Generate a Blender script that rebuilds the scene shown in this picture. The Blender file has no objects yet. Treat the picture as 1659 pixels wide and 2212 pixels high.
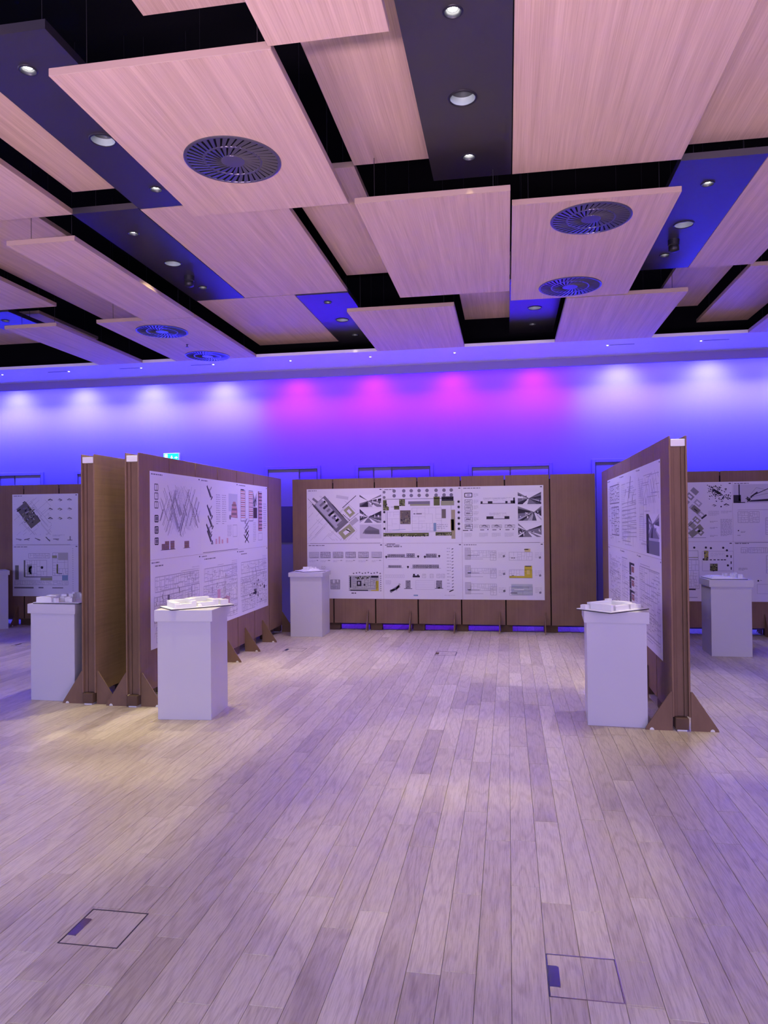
import bpy, bmesh, math, random
from mathutils import Matrix, Vector
R = math.radians
SC = bpy.context.scene
COL = SC.collection
rnd = random.Random(7)

# ------------------------------------------------------------------ camera
def axes(yaw, pitch, roll):
    r = Vector((math.cos(yaw), math.sin(yaw), 0)); f = Vector((-math.sin(yaw), math.cos(yaw), 0)); u = Vector((0, 0, 1))
    f2 = f * math.cos(pitch) + u * math.sin(pitch); u2 = u * math.cos(pitch) - f * math.sin(pitch)
    return r * math.cos(roll) + u2 * math.sin(roll), u2 * math.cos(roll) - r * math.sin(roll), f2
cr, cu, cf = axes(R(9.601), R(0.615), R(-0.607))
cam = bpy.data.objects.new('camera', bpy.data.cameras.new('camera'))
COL.objects.link(cam)
cam.matrix_world = Matrix(((cr.x, cu.x, -cf.x, 0), (cr.y, cu.y, -cf.y, 0), (cr.z, cu.z, -cf.z, 1.6), (0, 0, 0, 1)))
cam.data.sensor_fit = 'VERTICAL'; cam.data.sensor_height = 36; cam.data.lens = 36 * 1578.9 / 2212
cam.data.clip_start = 0.05
SC.camera = cam

# ------------------------------------------------------------------ exposure, world, large lights
SC.view_settings.view_transform = 'Standard'; SC.view_settings.look = 'None'
SC.view_settings.gamma = 1; SC.view_settings.use_curve_mapping = False
SC.view_settings.exposure = 0.80
W = bpy.data.worlds.new('world'); SC.world = W; W.use_nodes = True
W.node_tree.nodes['Background'].inputs[0].default_value = (0, 0, 0, 1)
W.node_tree.nodes['Background'].inputs[1].default_value = 0

def aim(o, d):
    o.rotation_euler = Vector(d).to_track_quat('-Z', 'Y').to_euler()
def area(name, loc, d, sx, sy, col, e, spread=180):
    l = bpy.data.lights.new(name, 'AREA'); l.shape = 'RECTANGLE'; l.size = sx; l.size_y = sy
    l.color = col; l.energy = e; l.spread = R(spread)
    o = bpy.data.objects.new(name, l); COL.objects.link(o); o.location = loc; aim(o, d); return o
def spot(name, loc, d, ang, blend, col, e, rad=0.03):
    l = bpy.data.lights.new(name, 'SPOT'); l.spot_size = R(ang); l.spot_blend = blend; l.color = col; l.energy = e
    l.shadow_soft_size = rad
    o = bpy.data.objects.new(name, l); COL.objects.link(o); o.location = loc; aim(o, d); return o

WALL_Y = 11.05
LED_BLUE = (0.021, 0.018, 1.0); LED_VIOLET = (0.030, 0.0, 1.0)
# LED strips in the cove above the end wall: one grazing the top, one thrown down the wall
# one LED fixture per bay: blue at the sides, violet and pink in the middle four
for x, k in ((-10.4, 0), (-9.2, 0), (-8.066, 0), (-6.85, 0), (-5.64, 0), (-4.42, .2), (-3.20, .9), (-2.0, 1), (-0.80, 1), (0.40, .9), (1.62, .2), (2.84, 0), (4.05, 0), (5.25, 0), (6.45, 0)):
    c = tuple(p + (q - p) * k for p, q in zip(LED_BLUE, LED_VIOLET)); w = 1.21; e = 1 - .28 * k
    area('cove_strip', (x, 10.74, 3.845), (0, 1.0, -.9), w, 0.05, c, 46.0 * w * e, 125)
    area('cove_strip', (x, 10.66, 3.84), (0, 0.60, -1), w, 0.05, c, 74.0 * w * e, 50)
    c = (0.80, 0.86, 1.0) if k < .5 else (1.0, 0.02, 0.55)
    spot('wall_washer_lamp', (x, 10.66, 3.81), (0, 0.35, -.44), 125, 1.0, c, 19 if k < .5 else 17, 0.05)
# unseen fill areas added along rear and side walls to brighten the room
area('rear_fill', (-1.5, -4.7, 2.6), (0, 1, 0.12), 15, 2.6, (0.38, 0.41, 1.0), 240)
# one broad fill added overhead behind the camera, for floor light and bounce
area('overhead_fill', (-1.5, -2.2, 4.0), (0, 0, -1), 15, 4.4, (0.86, 0.80, 0.98), 245, 140)
# low fill added behind the camera to brighten the ceiling panels
area('ceiling_fill', (-1.3, -2.6, 0.4), (0, .79, .61), 7, .4, (1.0, 0.68, 0.95), 100, 75)
area('side_fill', (-10.7, 2.5, 2.4), (1, 0, 0), 9, 2.4, (0.50, 0.42, 1.0), 130)  # added ambient fill from the left, out of view
area('side_fill', (7.2, 0.5, 2.4), (-1, .25, 0), 9, 2.4, (0.66, 0.42, 1.0), 270)  # added fill from the right, brightening the left partitions

# ------------------------------------------------------------------ helpers
class MB:
    def __init__(s):
        s.v = []; s.f = []; s.c = []; s.m = []; s.col = None; s.mi = 0
    def quad(s, a, b, c, d):
        s.face((a, b, c, d))
    def face(s, pts):
        n = len(s.v); s.v += [tuple(p) for p in pts]; s.f.append(tuple(range(n, n + len(pts)))); s.c.append(s.col); s.m.append(s.mi)
    def mesh(s, V, F):
        n = len(s.v); s.v += [tuple(p) for p in V]
        for f in F:
            s.f.append(tuple(i + n for i in f)); s.c.append(s.col); s.m.append(s.mi)
    def box(s, x0, x1, y0, y1, z0, z1, bev=0.0):
        if bev <= 0:
            V = [(x, y, z) for z in (z0, z1) for y in (y0, y1) for x in (x0, x1)]
            s.mesh(V, [(0, 2, 3, 1), (4, 5, 7, 6), (0, 1, 5, 4), (2, 6, 7, 3), (0, 4, 6, 2), (1, 3, 7, 5)])
            return
        bm = bmesh.new(); bmesh.ops.create_cube(bm, size=1)
        for v in bm.verts:
            v.co = ((x0 + x1) / 2 + v.co.x * (x1 - x0), (y0 + y1) / 2 + v.co.y * (y1 - y0), (z0 + z1) / 2 + v.co.z * (z1 - z0))
        bmesh.ops.bevel(bm, geom=bm.edges[:], offset=bev, segments=1, affect='EDGES')
        bm.verts.index_update()
        s.mesh([v.co[:] for v in bm.verts], [[v.index for v in f.verts] for f in bm.faces]); bm.free()
    def rbox(s, cx, cy, w, d, ang, z0, z1):
        c, n = math.cos(ang), math.sin(ang)
        P = [(cx + c * a - n * b, cy + n * a + c * b) for a, b in ((-w / 2, -d / 2), (w / 2, -d / 2), (w / 2, d / 2), (-w / 2, d / 2))]
        s.prism(P, z0, z1)
    def prism(s, P, z0, z1, top=1.0):
        n = len(P); cx = sum(p[0] for p in P) / n; cy = sum(p[1] for p in P) / n
        V = [(x, y, z0) for x, y in P] + [(cx + (x - cx) * top, cy + (y - cy) * top, z1) for x, y in P]
        s.mesh(V, [tuple(range(n))[::-1], tuple(range(n, 2 * n))] + [(i, (i + 1) % n, n + (i + 1) % n, n + i) for i in range(n)])
    def lathe(s, prof, cx, cy, n=32):
        """prof: list of (r, z) swept about the vertical through (cx, cy)"""
        V = []; F = []
        for r, z in prof:
            V += [(cx + r * math.cos(2 * math.pi * i / n), cy + r * math.sin(2 * math.pi * i / n), z) for i in range(n)]
        for k in range(len(prof) - 1):
            for i in range(n):
                j = (i + 1) % n
                F.append((k * n + i, k * n + j, (k + 1) * n + j, (k + 1) * n + i))
        s.mesh(V, F)
    def disc(s, r, z, cx, cy, n=32):
        s.face([(cx + r * math.cos(2 * math.pi * i / n), cy + r * math.sin(2 * math.pi * i / n), z) for i in range(n)])
    def build(s, name, mat, parent=None, loc=None, smooth=False):
        me = bpy.data.meshes.new(name); me.from_pydata(s.v, [], s.f)
        mats = mat if isinstance(mat, (list, tuple)) else [mat]
        for m in mats: me.materials.append(m)
        if len(mats) > 1: me.polygons.foreach_set('material_index', s.m)
        if any(c is not None for c in s.c):
            at = me.color_attributes.new('Col', 'FLOAT_COLOR', 'CORNER'); buf = []
            for f, c in zip(s.f, s.c):
                c = c or (1, 1, 1); buf += [c[0], c[1], c[2], 1.0] * len(f)
            at.data.foreach_set('color', buf)
        if smooth:
            me.polygons.foreach_set('use_smooth', [True] * len(s.f))
        me.update()
        o = bpy.data.objects.new(name, me); COL.objects.link(o)
        if parent: o.parent = parent
        if loc: o.location = loc
        return o

def tag(o, label=None, cat=None, group=None, kind=None):
    if label: o['label'] = label
    if cat: o['category'] = cat
    if group: o['group'] = group
    if kind: o['kind'] = kind
    return o
def empty(name, loc=(0, 0, 0), rz=0.0):
    o = bpy.data.objects.new(name, None); COL.objects.link(o); o.location = loc; o.rotation_euler = (0, 0, rz)
    o.empty_display_size = 0.1
    return o
def copy_part(src, parent, loc=None):
    o = src.copy(); COL.objects.link(o); o.parent = parent
    if loc is not None: o.location = loc
    return o

# ------------------------------------------------------------------ materials
def mat(name, col=(.8, .8, .8), rough=.6, metal=0, spec=.5, ior=None, emit=None, es=0):
    m = bpy.data.materials.new(name); m.use_nodes = True
    b = m.node_tree.nodes['Principled BSDF']
    b.inputs['Base Color'].default_value = (*col, 1); b.inputs['Roughness'].default_value = rough
    b.inputs['Metallic'].default_value = metal; b.inputs['Specular IOR Level'].default_value = spec
    if ior: b.inputs['IOR'].default_value = ior
    if emit: b.inputs['Emission Color'].default_value = (*emit, 1); b.inputs['Emission Strength'].default_value = es
    return m
def nodes(m): return m.node_tree.nodes, m.node_tree.links, m.node_tree.nodes['Principled BSDF']
def ramp(N, stops):
    r = N.new('ShaderNodeValToRGB')
    while len(r.color_ramp.elements) < len(stops): r.color_ramp.elements.new(0.5)
    for e, (p, c) in zip(r.color_ramp.elements, stops): e.position = p; e.color = (*c, 1)
    return r
def noise_coords(N, L, scale, coord='Object', offset=None):
    tc = N.new('ShaderNodeTexCoord'); mp = N.new('ShaderNodeMapping'); mp.inputs['Scale'].default_value = scale
    L.new(tc.outputs[coord], mp.inputs['Vector'])
    if offset: L.new(offset, mp.inputs['Location'])
    return mp.outputs[0]
def noise(N, L, vec, scale, detail=3, rough=.5, dist=0):
    n = N.new('ShaderNodeTexNoise'); n.inputs['Scale'].default_value = scale; n.inputs['Detail'].default_value = detail
    n.inputs['Roughness'].default_value = rough; n.inputs['Distortion'].default_value = dist
    L.new(vec, n.inputs['Vector']); return n
def mixc(N, L, a, b, fac, mode='MIX', f=None):
    x = N.new('ShaderNodeMix'); x.data_type = 'RGBA'; x.blend_type = mode
    if f is not None: x.inputs[0].default_value = f
    else: L.new(fac, x.inputs[0])
    for s, v in ((6, a), (7, b)):
        if hasattr(v, 'links') or isinstance(v, bpy.types.NodeSocket): L.new(v, x.inputs[s])
        else: x.inputs[s].default_value = (*v, 1)
    return x.outputs[2]
def bump(N, L, b, h, strength, dist=.002):
    bp = N.new('ShaderNodeBump'); bp.inputs['Strength'].default_value = strength; bp.inputs['Distance'].default_value = dist
    L.new(h, bp.inputs['Height']); L.new(bp.outputs[0], b.inputs['Normal'])

def make_veneer():
    m = mat('oak_veneer', rough=.55, spec=.35); N, L, b = nodes(m)
    info = N.new('ShaderNodeObjectInfo'); mul = N.new('ShaderNodeMath'); mul.operation = 'MULTIPLY'; mul.inputs[1].default_value = 37
    L.new(info.outputs['Random'], mul.inputs[0])
    cx = N.new('ShaderNodeCombineXYZ'); L.new(mul.outputs[0], cx.inputs[0]); L.new(mul.outputs[0], cx.inputs[1])
    fine = noise(N, L, noise_coords(N, L, (150, 1.6, 20), offset=cx.outputs[0]), 1.0, 4, .65)
    broad = noise(N, L, noise_coords(N, L, (22, .5, 5), offset=cx.outputs[0]), 1.0, 3, .6)
    r = ramp(N, [(.25, (.60, .42, .32)), (.5, (.71, .52, .41)), (.75, (.79, .61, .50))])
    L.new(fine.outputs[0], r.inputs[0])
    r2 = ramp(N, [(.3, (.80, .78, .76)), (.7, (1.0, 1.0, 1.0))]); L.new(broad.outputs[0], r2.inputs[0])
    L.new(mixc(N, L, r.outputs[0], r2.outputs[0], None, 'MULTIPLY', 1.0), b.inputs['Base Color'])
    bump(N, L, b, fine.outputs[0], .15, .001)
    return m
def make_floor():
    m = mat('oak_planks', rough=.42, spec=.4); N, L, b = nodes(m)
    at = N.new('ShaderNodeAttribute'); at.attribute_name = 'Col'
    sep = N.new('ShaderNodeSeparateColor'); L.new(at.outputs['Color'], sep.inputs[0])
    mul = N.new('ShaderNodeVectorMath'); mul.operation = 'MULTIPLY'; mul.inputs[1].default_value = (41, 67, 23)
    L.new(at.outputs['Color'], mul.inputs[0])
    geo = N.new('ShaderNodeNewGeometry')
    def coords(sc):
        mp = N.new('ShaderNodeVectorMath'); mp.operation = 'MULTIPLY'; mp.inputs[1].default_value = sc
        L.new(geo.outputs['Position'], mp.inputs[0])
        ad = N.new('ShaderNodeVectorMath'); L.new(mp.outputs[0], ad.inputs[0]); L.new(mul.outputs[0], ad.inputs[1]); return ad.outputs[0]
    fine = noise(N, L, coords((170, 9, 1)), 1.0, 4, .65)
    # cathedral figure: contour bands of a stretched noise field
    fld = noise(N, L, coords((9, 1.15, 1)), 1.0, 1, .4, .1)
    k = N.new('ShaderNodeMath'); k.operation = 'MULTIPLY'; k.inputs[1].default_value = 46; L.new(fld.outputs[0], k.inputs[0])
    sn = N.new('ShaderNodeMath'); sn.operation = 'SINE'; L.new(k.outputs[0], sn.inputs[0])
    base = ramp(N, [(0, (.44, .37, .30)), (.30, (.52, .445, .365)), (.65, (.57, .495, .41)), (1, (.64, .565, .475))])
    L.new(sep.outputs[0], base.inputs[0])
    rf = ramp(N, [(.34, (.76, .74, .72)), (.56, (1, 1, 1))]); L.new(fine.outputs[0], rf.inputs[0])
    rc = ramp(N, [(.0, (.86, .84, .83)), (.35, (1, 1, 1))]);
    mr = N.new('ShaderNodeMapRange'); mr.inputs[1].default_value = -1; L.new(sn.outputs[0], mr.inputs[0]); L.new(mr.outputs[0], rc.inputs[0])
    c = mixc(N, L, base.outputs[0], rf.outputs[0], None, 'MULTIPLY', 1.0)
    c = mixc(N, L, c, rc.outputs[0], None, 'MULTIPLY', 1.0)
    L.new(c, b.inputs['Base Color'])
    bump(N, L, b, fine.outputs[0], .10, .001)
    return m
def make_kraft(name, ribs=None, dark=1.0):
    m = mat(name, rough=.85, spec=.2); N, L, b = nodes(m)
    n1 = noise(N, L, noise_coords(N, L, (3, 3, 1.2)), 2.0, 4, .6)
    a, c = (.245, .155, .10), (.30, .19, .125)
    r = ramp(N, [(.3, tuple(v * dark for v in a)), (.7, tuple(v * dark for v in c))]); L.new(n1.outputs[0], r.inputs[0])
    L.new(r.outputs[0], b.inputs['Base Color'])
    if ribs:
        s = noise(N, L, noise_coords(N, L, ribs), 1.0, 2, .5)
        r3 = ramp(N, [(.3, (.90, .90, .89)), (.65, (1, 1, 1))]); L.new(s.outputs[0], r3.inputs[0])
        L.new(mixc(N, L, r.outputs[0], r3.outputs[0], None, 'MULTIPLY', 1.0), b.inputs['Base Color'])
        bump(N, L, b, s.outputs[0], .2 if ribs[0] > 10 else .4, .003)
    return m
def make_print():
    m = mat('printed_paper', rough=.7, spec=.3); N, L, b = nodes(m)
    at = N.new('ShaderNodeAttribute'); at.attribute_name = 'Col'; L.new(at.outputs['Color'], b.inputs['Base Color'])
    return m
VENEER = make_veneer(); EDGE_SHADE = mat('veneer_edge_shade', (.36, .26, .20), .6); FLOOR = make_floor()  # panel edges: shade put into a darker veneer colour
KRAFT = make_kraft('kraft_board', (60, 60, .6)); KRAFT_RIB = make_kraft('kraft_board_ribbed', (1.5, 1.5, 42)); KRAFT_EDGE = make_kraft('kraft_board_cut', None, .8)
KRAFT_DARK = make_kraft('kraft_board_dark', None, .5); SEAM = make_kraft('kraft_board_seam', None, .12)
PRINT = make_print()
PAPER = mat('paper_white', (.80, .80, .84), .6); FOAM = mat('foam_white', (.80, .82, .78), .7)
PLINTH = mat('plinth_paint', (.62, .62, .68), .45); MODEL = mat('model_white', (.86, .88, .88), .6)
EDGE = mat('model_board_edge', (.02, .02, .025), .5)
BLACK = mat('void_black', (.004, .004, .006), .9, spec=.1); DARKMETAL = mat('black_steel', (.03, .03, .035), .4, .6)
CHANNEL = mat('graphite_lacquer', (.016, .014, .022), .42, spec=.75, ior=1.65)
DIFF = mat('graphite_diffuser', (.11, .105, .135), .32, .55, ior=1.8)
CAN = mat('reflector', (.50, .66, .61), .3, .2); RINGM = mat('trim_black', (.012, .012, .02), .35)
LENS_S = mat('lamp_small', (1, 1, 1), .3, emit=(1, .98, .92), es=12); LENS_B = mat('lamp_large', (1, 1, 1), .3, emit=(.94, 1, .95), es=7)
WALL = mat('wall_paint', (.18, .155, .24), .8, spec=.2); SOFFIT = mat('soffit_paint', (.74, .71, .80), .5, spec=.5)
FASCIA = mat('fascia_violet_glow', (.20, .15, .46), .5, spec=.4)  # violet light put into the colour of a presumably white fascia
SKIRT = mat('skirting_dark', (.05, .045, .06), .5); DOORM = mat('door_grey', (.22, .21, .26), .6); DOORD = mat('door_dark', (.07, .06, .10), .3)
STEEL = mat('polished_steel', (.70, .68, .76), .13, 1.0); GAP = mat('seal_dark', (.05, .04, .05), .6)
GREEN = mat('sign_green', (.0, .5, .3), .4, emit=(.0, .75, .42), es=1.2); WHITE_E = mat('sign_white', (1, 1, 1), .4, emit=(.9, 1, 1), es=1.6)

# ------------------------------------------------------------------ room shell
def struct(name, mb, m, **k): return tag(mb.build(name, m, **k), kind='structure')
XL, XR, YB = -11.0, 7.5, -5.0
def slab(x0, x1, y0, y1, z0, z1): b = MB(); b.box(x0, x1, y0, y1, z0, z1); return b
floor = struct('floor', slab(XL, XR, YB, WALL_Y, -.12, -.012), GAP)
struct('ceiling', slab(XL, XR, YB, WALL_Y + .15, 5.35, 5.5), BLACK)
wall_back = struct('wall_back', slab(XL, XR, WALL_Y, WALL_Y + .15, -.12, 3.9), WALL)
tag(slab(XL, XR, WALL_Y, WALL_Y + .15, 3.9, 5.35).build('void_lining', BLACK, wall_back), 'black lining above the lit wall')
for nm, a in (('wall_left', (XL - .15, XL, YB, WALL_Y)), ('wall_right', (XR, XR + .15, YB, WALL_Y)), ('wall_rear', (XL, XR, YB - .15, YB))):
    w = struct(nm, slab(*a, -.12, 3.9), WALL)
    slab(*a, 3.9, 5.35).build('void_lining', BLACK, w)
struct('baseboard_back', slab(XL, XR, WALL_Y - .015, WALL_Y, 0, .09), SKIRT)
sf = MB(); sf.box(XL, XR, 9.62, WALL_Y, 3.86, 3.90)
soffit = struct('trim_1', sf, SOFFIT)
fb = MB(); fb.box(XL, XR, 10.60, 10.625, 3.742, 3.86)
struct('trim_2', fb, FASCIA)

# planks: one object each for those that show largest, the rest joined
PW = .123; X0 = .117
HATCH = [(-1.714, 2.554), (.117, 2.515), (-2.745, 8.64), (-.87, 8.60), (-6.44, 8.64)]
HS = .247
def subtract(rects, h):
    out = []
    for (a, b, c, d) in rects:
        if b <= h[0] or a >= h[1] or d <= h[2] or c >= h[3]: out.append((a, b, c, d)); continue
        if c < h[2]: out.append((a, b, c, h[2]))
        if d > h[3]: out.append((a, b, h[3], d))
        m0, m1 = max(c, h[2]), min(d, h[3])
        if a < h[0]: out.append((a, h[0], m0, m1))
        if b > h[1]: out.append((h[1], b, m0, m1))
    return out
planks = []
pr_ = random.Random(3)
for k in range(int((XL - X0) / PW) + 1, int((XR - X0) / PW)):
    y = YB + pr_.uniform(.2, 1.0); x = X0 + k * PW; prev = YB
    cols = []
    while prev < WALL_Y - .02:
        y = min(prev + pr_.choice((.45, .6, .75, .9, 1.1, 1.3, 1.5)) * pr_.uniform(.9, 1.1), WALL_Y - .016)
        if WALL_Y - y < .3: y = WALL_Y - .016
        tone = min(1, max(0, pr_.gauss(.5, .22)))
        cols.append((x, x + PW, prev, y, (tone, pr_.random(), pr_.random()))); prev = y
    planks += cols
def view_size(p):
    x0, x1, y0, y1, _ = p
    cx, cy = (x0 + x1) / 2, (y0 + y1) / 2
    d = Vector((cx, cy, -1.6)); z = d.dot(cf)
    if z < 1.0: return 0
    u, v = d.dot(cr) / z, d.dot(cu) / z
    if abs(u) > .54 or v < -.72: return 0
    return (x1 - x0) * (y1 - y0) / z ** 3
planks.sort(key=view_size, reverse=True)
def plank_geo(b, p):
    x0, x1, y0, y1, t = p; g = .0007; rs = [(x0 + g, x1 - g, y0 + g, y1 - g)]
    for hx, hy in HATCH: rs = subtract(rs, (hx, hx + HS, hy, hy + HS))
    b.col = t
    for r in rs:
        e = .0012; x0, x1, y0, y1 = r
        if x1 - x0 < .003 or y1 - y0 < .003: continue
        V = [(x0, y0, -.012), (x1, y0, -.012), (x1, y1, -.012), (x0, y1, -.012), (x0, y0, -e), (x1, y0, -e), (x1, y1, -e), (x0, y1, -e),
             (x0 + e, y0 + e, 0), (x1 - e, y0 + e, 0), (x1 - e, y1 - e, 0), (x0 + e, y1 - e, 0)]
        b.mesh(V, [(8, 9, 10, 11), (4, 5, 9, 8), (5, 6, 10, 9), (6, 7, 11, 10), (7, 4, 8, 11), (0, 1, 5, 4), (1, 2, 6, 5), (2, 3, 7, 6), (3, 0, 4, 7)])
rest = MB()
for i, p in enumerate(planks):
    if i < 300:
        b = MB(); plank_geo(b, p); b.build('plank', FLOOR, floor)
    else: plank_geo(rest, p)
tag(rest.build('planks', FLOOR, floor), kind='stuff')

# doors in the end wall
def door(n, x0, x1, leaves, z=2.455):
    d = empty('door_%d' % n, (x0, WALL_Y, 0)); d['kind'] = 'structure'; w = x1 - x0
    f = MB()
    for a, b_ in ((0, .05), (w - .05, w)): f.box(a, b_, -.03, 0, 0, z, .004)
    f.box(.05, w - .05, -.03, 0, z - .05, z, .004); f.build('door_frame', WALL, d)
    for a, b_, m in leaves:
        l = MB(); l.box(a - x0 + .01, b_ - x0 - .01, -.018, 0, .01, z - .055, .003); lf = l.build('door_leaf', m, d)
        h = MB(); h.box(b_ - x0 - .10, b_ - x0 - .075, -.07, -.045, .95, 1.25, .004); h.box(b_ - x0 - .10, b_ - x0 - .075, -.046, -.017, .97, .99); h.box(b_ - x0 - .10, b_ - x0 - .075, -.046, -.017, 1.21, 1.23)
        h.build('door_handle', STEEL, lf)
    return d
door(1, -8.45, -7.60, [(-8.40, -8.13, WALL), (-8.13, -7.65, DOORM)])
door(2, -7.03, -6.0, [(-6.98, -6.05, WALL)])
d3 = door(3, -3.76, -2.86, [(-3.71, -3.20, DOORM), (-3.20, -2.91, WALL)])
v = MB(); v.box(.09, .52, -.022, -.016, 1.26, 1.83, .002); v.build('vision_panel', DOORD, d3)
door(4, -2.31, -1.10, [(-2.26, -2.02, WALL), (-2.02, -1.74, DOORM), (-1.74, -1.15, WALL)])
door(5, -.57, .66, [(-.52, .045, DOORM), (.045, .61, DOORM)], 2.42)
door(6, 1.22, 2.35, [(1.27, 1.78, WALL), (1.78, 2.30, WALL)])

# exit sign
ex = empty('exit_sign', (-5.32, WALL_Y, 2.56)); tag(ex, 'small lit green exit sign above the cardboard partition, on the violet wall', 'sign')
b = MB(); b.box(-.135, .135, -.05, 0, 0, .15, .006); b.build('housing', PAPER, ex)
b = MB(); b.box(-.125, .125, -.053, -.0505, .01, .14); fc = b.build('sign_face', GREEN, ex)
b = MB()
def flat(b, P, y): b.face([(x, y, z) for x, z in P])
flat(b, [(-.11, .02), (-.06, .02), (-.06, .13), (-.11, .13)], -.0545)
for P in ([(-.005, .085), (.012, .085), (.02, .05), (.0, .05)], [(.0, .052), (.012, .052), (.03, .02), (.02, .02)], [(.0, .055), (.01, .05), (-.02, .03), (-.028, .036)], [(.01, .08), (.03, .066), (.034, .072), (.012, .09)],
          [(.06, .07), (.085, .07), (.085, .055), (.115, .075), (.085, .095), (.085, .08), (.06, .08)]): flat(b, P, -.0545)
flat(b, [(.012 + .009 * math.cos(a * math.pi / 4), .1 + .009 * math.sin(a * math.pi / 4)) for a in range(8)], -.0545)
b.build('pictogram', WHITE_E, fc)

# ------------------------------------------------------------------ suspended ceiling
ZL, ZM, ZH = 3.86, 4.086, 4.25
TH = .042
def hanger_mesh(z):
    b = MB(); b.lathe([(.0022, z + TH), (.0022, 5.35)], 0, 0, 6); return b
_hang = {}
def hangers(root, w, d, z):
    for (a, c) in ((.12, .15), (w - .12, .15), (.12, d - .15), (w - .12, d - .15)):
        if z not in _hang: _hang[z] = hanger_mesh(0).build('hanger', DARKMETAL, root, (a, c, 0)); _hang[z].scale = (1, 1, (5.35 - z) / 5.35); _hang[z].location.z = TH * (1 - (5.35 - z) / 5.35); src = _hang[z]
        else: src = copy_part(_hang[z], root, (a, c, _hang[z].location.z))
DIFFUSER = None
def diffuser(root, x, y):
    """swirl air diffuser: dark plate with slots between twisted blades"""
    global DIFFUSER
    if DIFFUSER is None:
        b = MB()
        b.disc(.285, -.0015, 0, 0, 64)                                  # dark back of the slots
        p1 = b.build('air_diffuser', BLACK, root, (x, y, 0))
        b = MB()
        b.lathe([(.30, 0), (.30, -.004), (.293, -.007), (.281, -.007), (.279, -.002)], 0, 0, 72)
        b.lathe([(.168, -.002), (.170, -.0065), (.182, -.0065), (.184, -.002)], 0, 0, 64)
        b.lathe([(.075, -.002), (.072, -.0075), (.0, -.0085)], 0, 0, 32)
        for n, r0, r1, sw in ((40, .182, .281, .16), (26, .070, .170, .34)):
            for i in range(n):
                a0 = 2 * math.pi * i / n; da = 2 * math.pi / n * .66
                def P(r, a, z): return (r * math.cos(a), r * math.sin(a), z)
                t0, t1 = a0, a0 + sw
                A, B_, C_, D_ = P(r0, t0, -.0035), P(r1, t1, -.0035), P(r1, t1 + da, -.0075), P(r0, t0 + da, -.0075)
                b.quad(A, B_, C_, D_); b.quad(C_, D_, (D_[0], D_[1], -.002), (C_[0], C_[1], -.002))
        p2 = b.build('swirl_plate', DIFF, p1); DIFFUSER = (p1, p2)
        return p1
    p1 = copy_part(DIFFUSER[0], root, (x, y, 0)); copy_part(DIFFUSER[1], p1); return p1
def wood_panel(z, x0, x1, y0, y1, label, discs=()):
    r = empty('ceiling_panel', (x0, y0, z)); tag(r, label, 'ceiling panel', 'suspended oak ceiling panels')
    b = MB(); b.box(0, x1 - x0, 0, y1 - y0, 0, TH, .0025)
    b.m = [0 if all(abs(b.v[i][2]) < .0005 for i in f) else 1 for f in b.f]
    b.build('board', [VENEER, EDGE_SHADE], r)
    hangers(r, x1 - x0, y1 - y0, z)
    for dx, dy in discs: diffuser(r, dx - x0, dy - y0)
    return r

wood_panel(ZL, -1.10, -.512, 1.5, 3.322, 'low oak ceiling panel touching corners with the large panel that holds a dark round diffuser, nearer the viewer')
wood_panel(ZL, -2.262, -1.09, 3.34, 5.082, 'large low oak ceiling panel with one big dark round diffuser beside the first row of downlights', [(-1.67, 4.337)])
wood_panel(ZL, -1.053, .046, 5.092, 7.35, 'low plain oak ceiling panel immediately left of the panel with two round diffusers')
wood_panel(ZL, .058, 1.222, 5.337, 7.68, 'low oak ceiling panel with two round diffusers, one dark and one bluish, beside the blue downlight channel', [(.647, 5.686), (.627, 7.325)])
wood_panel(ZL, -1.695, -.533, 7.74, 9.618, 'low oak ceiling panel over the magenta part of the wall, running to the soffit')
wood_panel(ZL, .625, 1.812, 7.715, 9.618, 'low oak ceiling panel running to the soffit behind the panel with two round diffusers')
wood_panel(ZL, -3.995, -3.388, 5.33, 7.598, 'narrow low oak ceiling panel leading up to the wider strip with two bluish diffusers')
wood_panel(ZL, -4.568, -3.388, 7.60, 9.618, 'low oak ceiling panel running to the soffit with two bluish round diffusers and a small detector', [(-4.01, 8.08), (-4.01, 9.41)])
wood_panel(ZL, -5.735, -5.072, 7.61, 9.618, 'narrow low oak ceiling panel running to the soffit left of the two bluish diffusers')
wood_panel(ZL, 2.95, 4.2, 7.7, 9.618, 'low oak ceiling panel cut by the right edge of the view, running to the soffit')
wood_panel(ZM, .062, 1.222, 1.8, 5.34, 'long wide oak ceiling panel alongside the dark centre channel with three downlights')
wood_panel(ZM, -2.852, -1.686, 5.39, 7.735, 'mid height oak ceiling panel behind the large one with the dark diffuser, right of a blue channel')
wood_panel(ZM, -4.8, -3.423, 2.4, 5.367, 'oak ceiling panel at the left edge of the view with a shaded side edge, nearest of its row')
wood_panel(ZM, -6.5, -5.07, 5.1, 7.617, 'oak ceiling panel at the left edge just before the small blue channel with one downlight')
wood_panel(ZM, 1.807, 2.418, 5.372, 7.70, 'oak ceiling panel on the right side of the blue channel at the right edge of the view')
wood_panel(ZM, 2.412, 3.03, 7.76, 9.88, 'short oak ceiling panel framed by black gaps near the right edge above the soffit')
wood_panel(ZM, -3.425, -2.285, 7.75, 9.885, 'oak ceiling panel with shaded far edges left of the small violet channel')
wood_panel(ZH, -1.85, -1.15, 1.5, 3.54, 'high oak ceiling panel at the top edge of the view over a black gap')
wood_panel(ZH, -1.102, -.50, 2.2, 5.328, 'high oak ceiling panel along the left side of the dark centre channel')
wood_panel(ZH, -1.686, -1.102, 5.34, 7.712, 'high narrow oak ceiling panel half hidden behind the plain panel left of the two diffusers')
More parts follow.
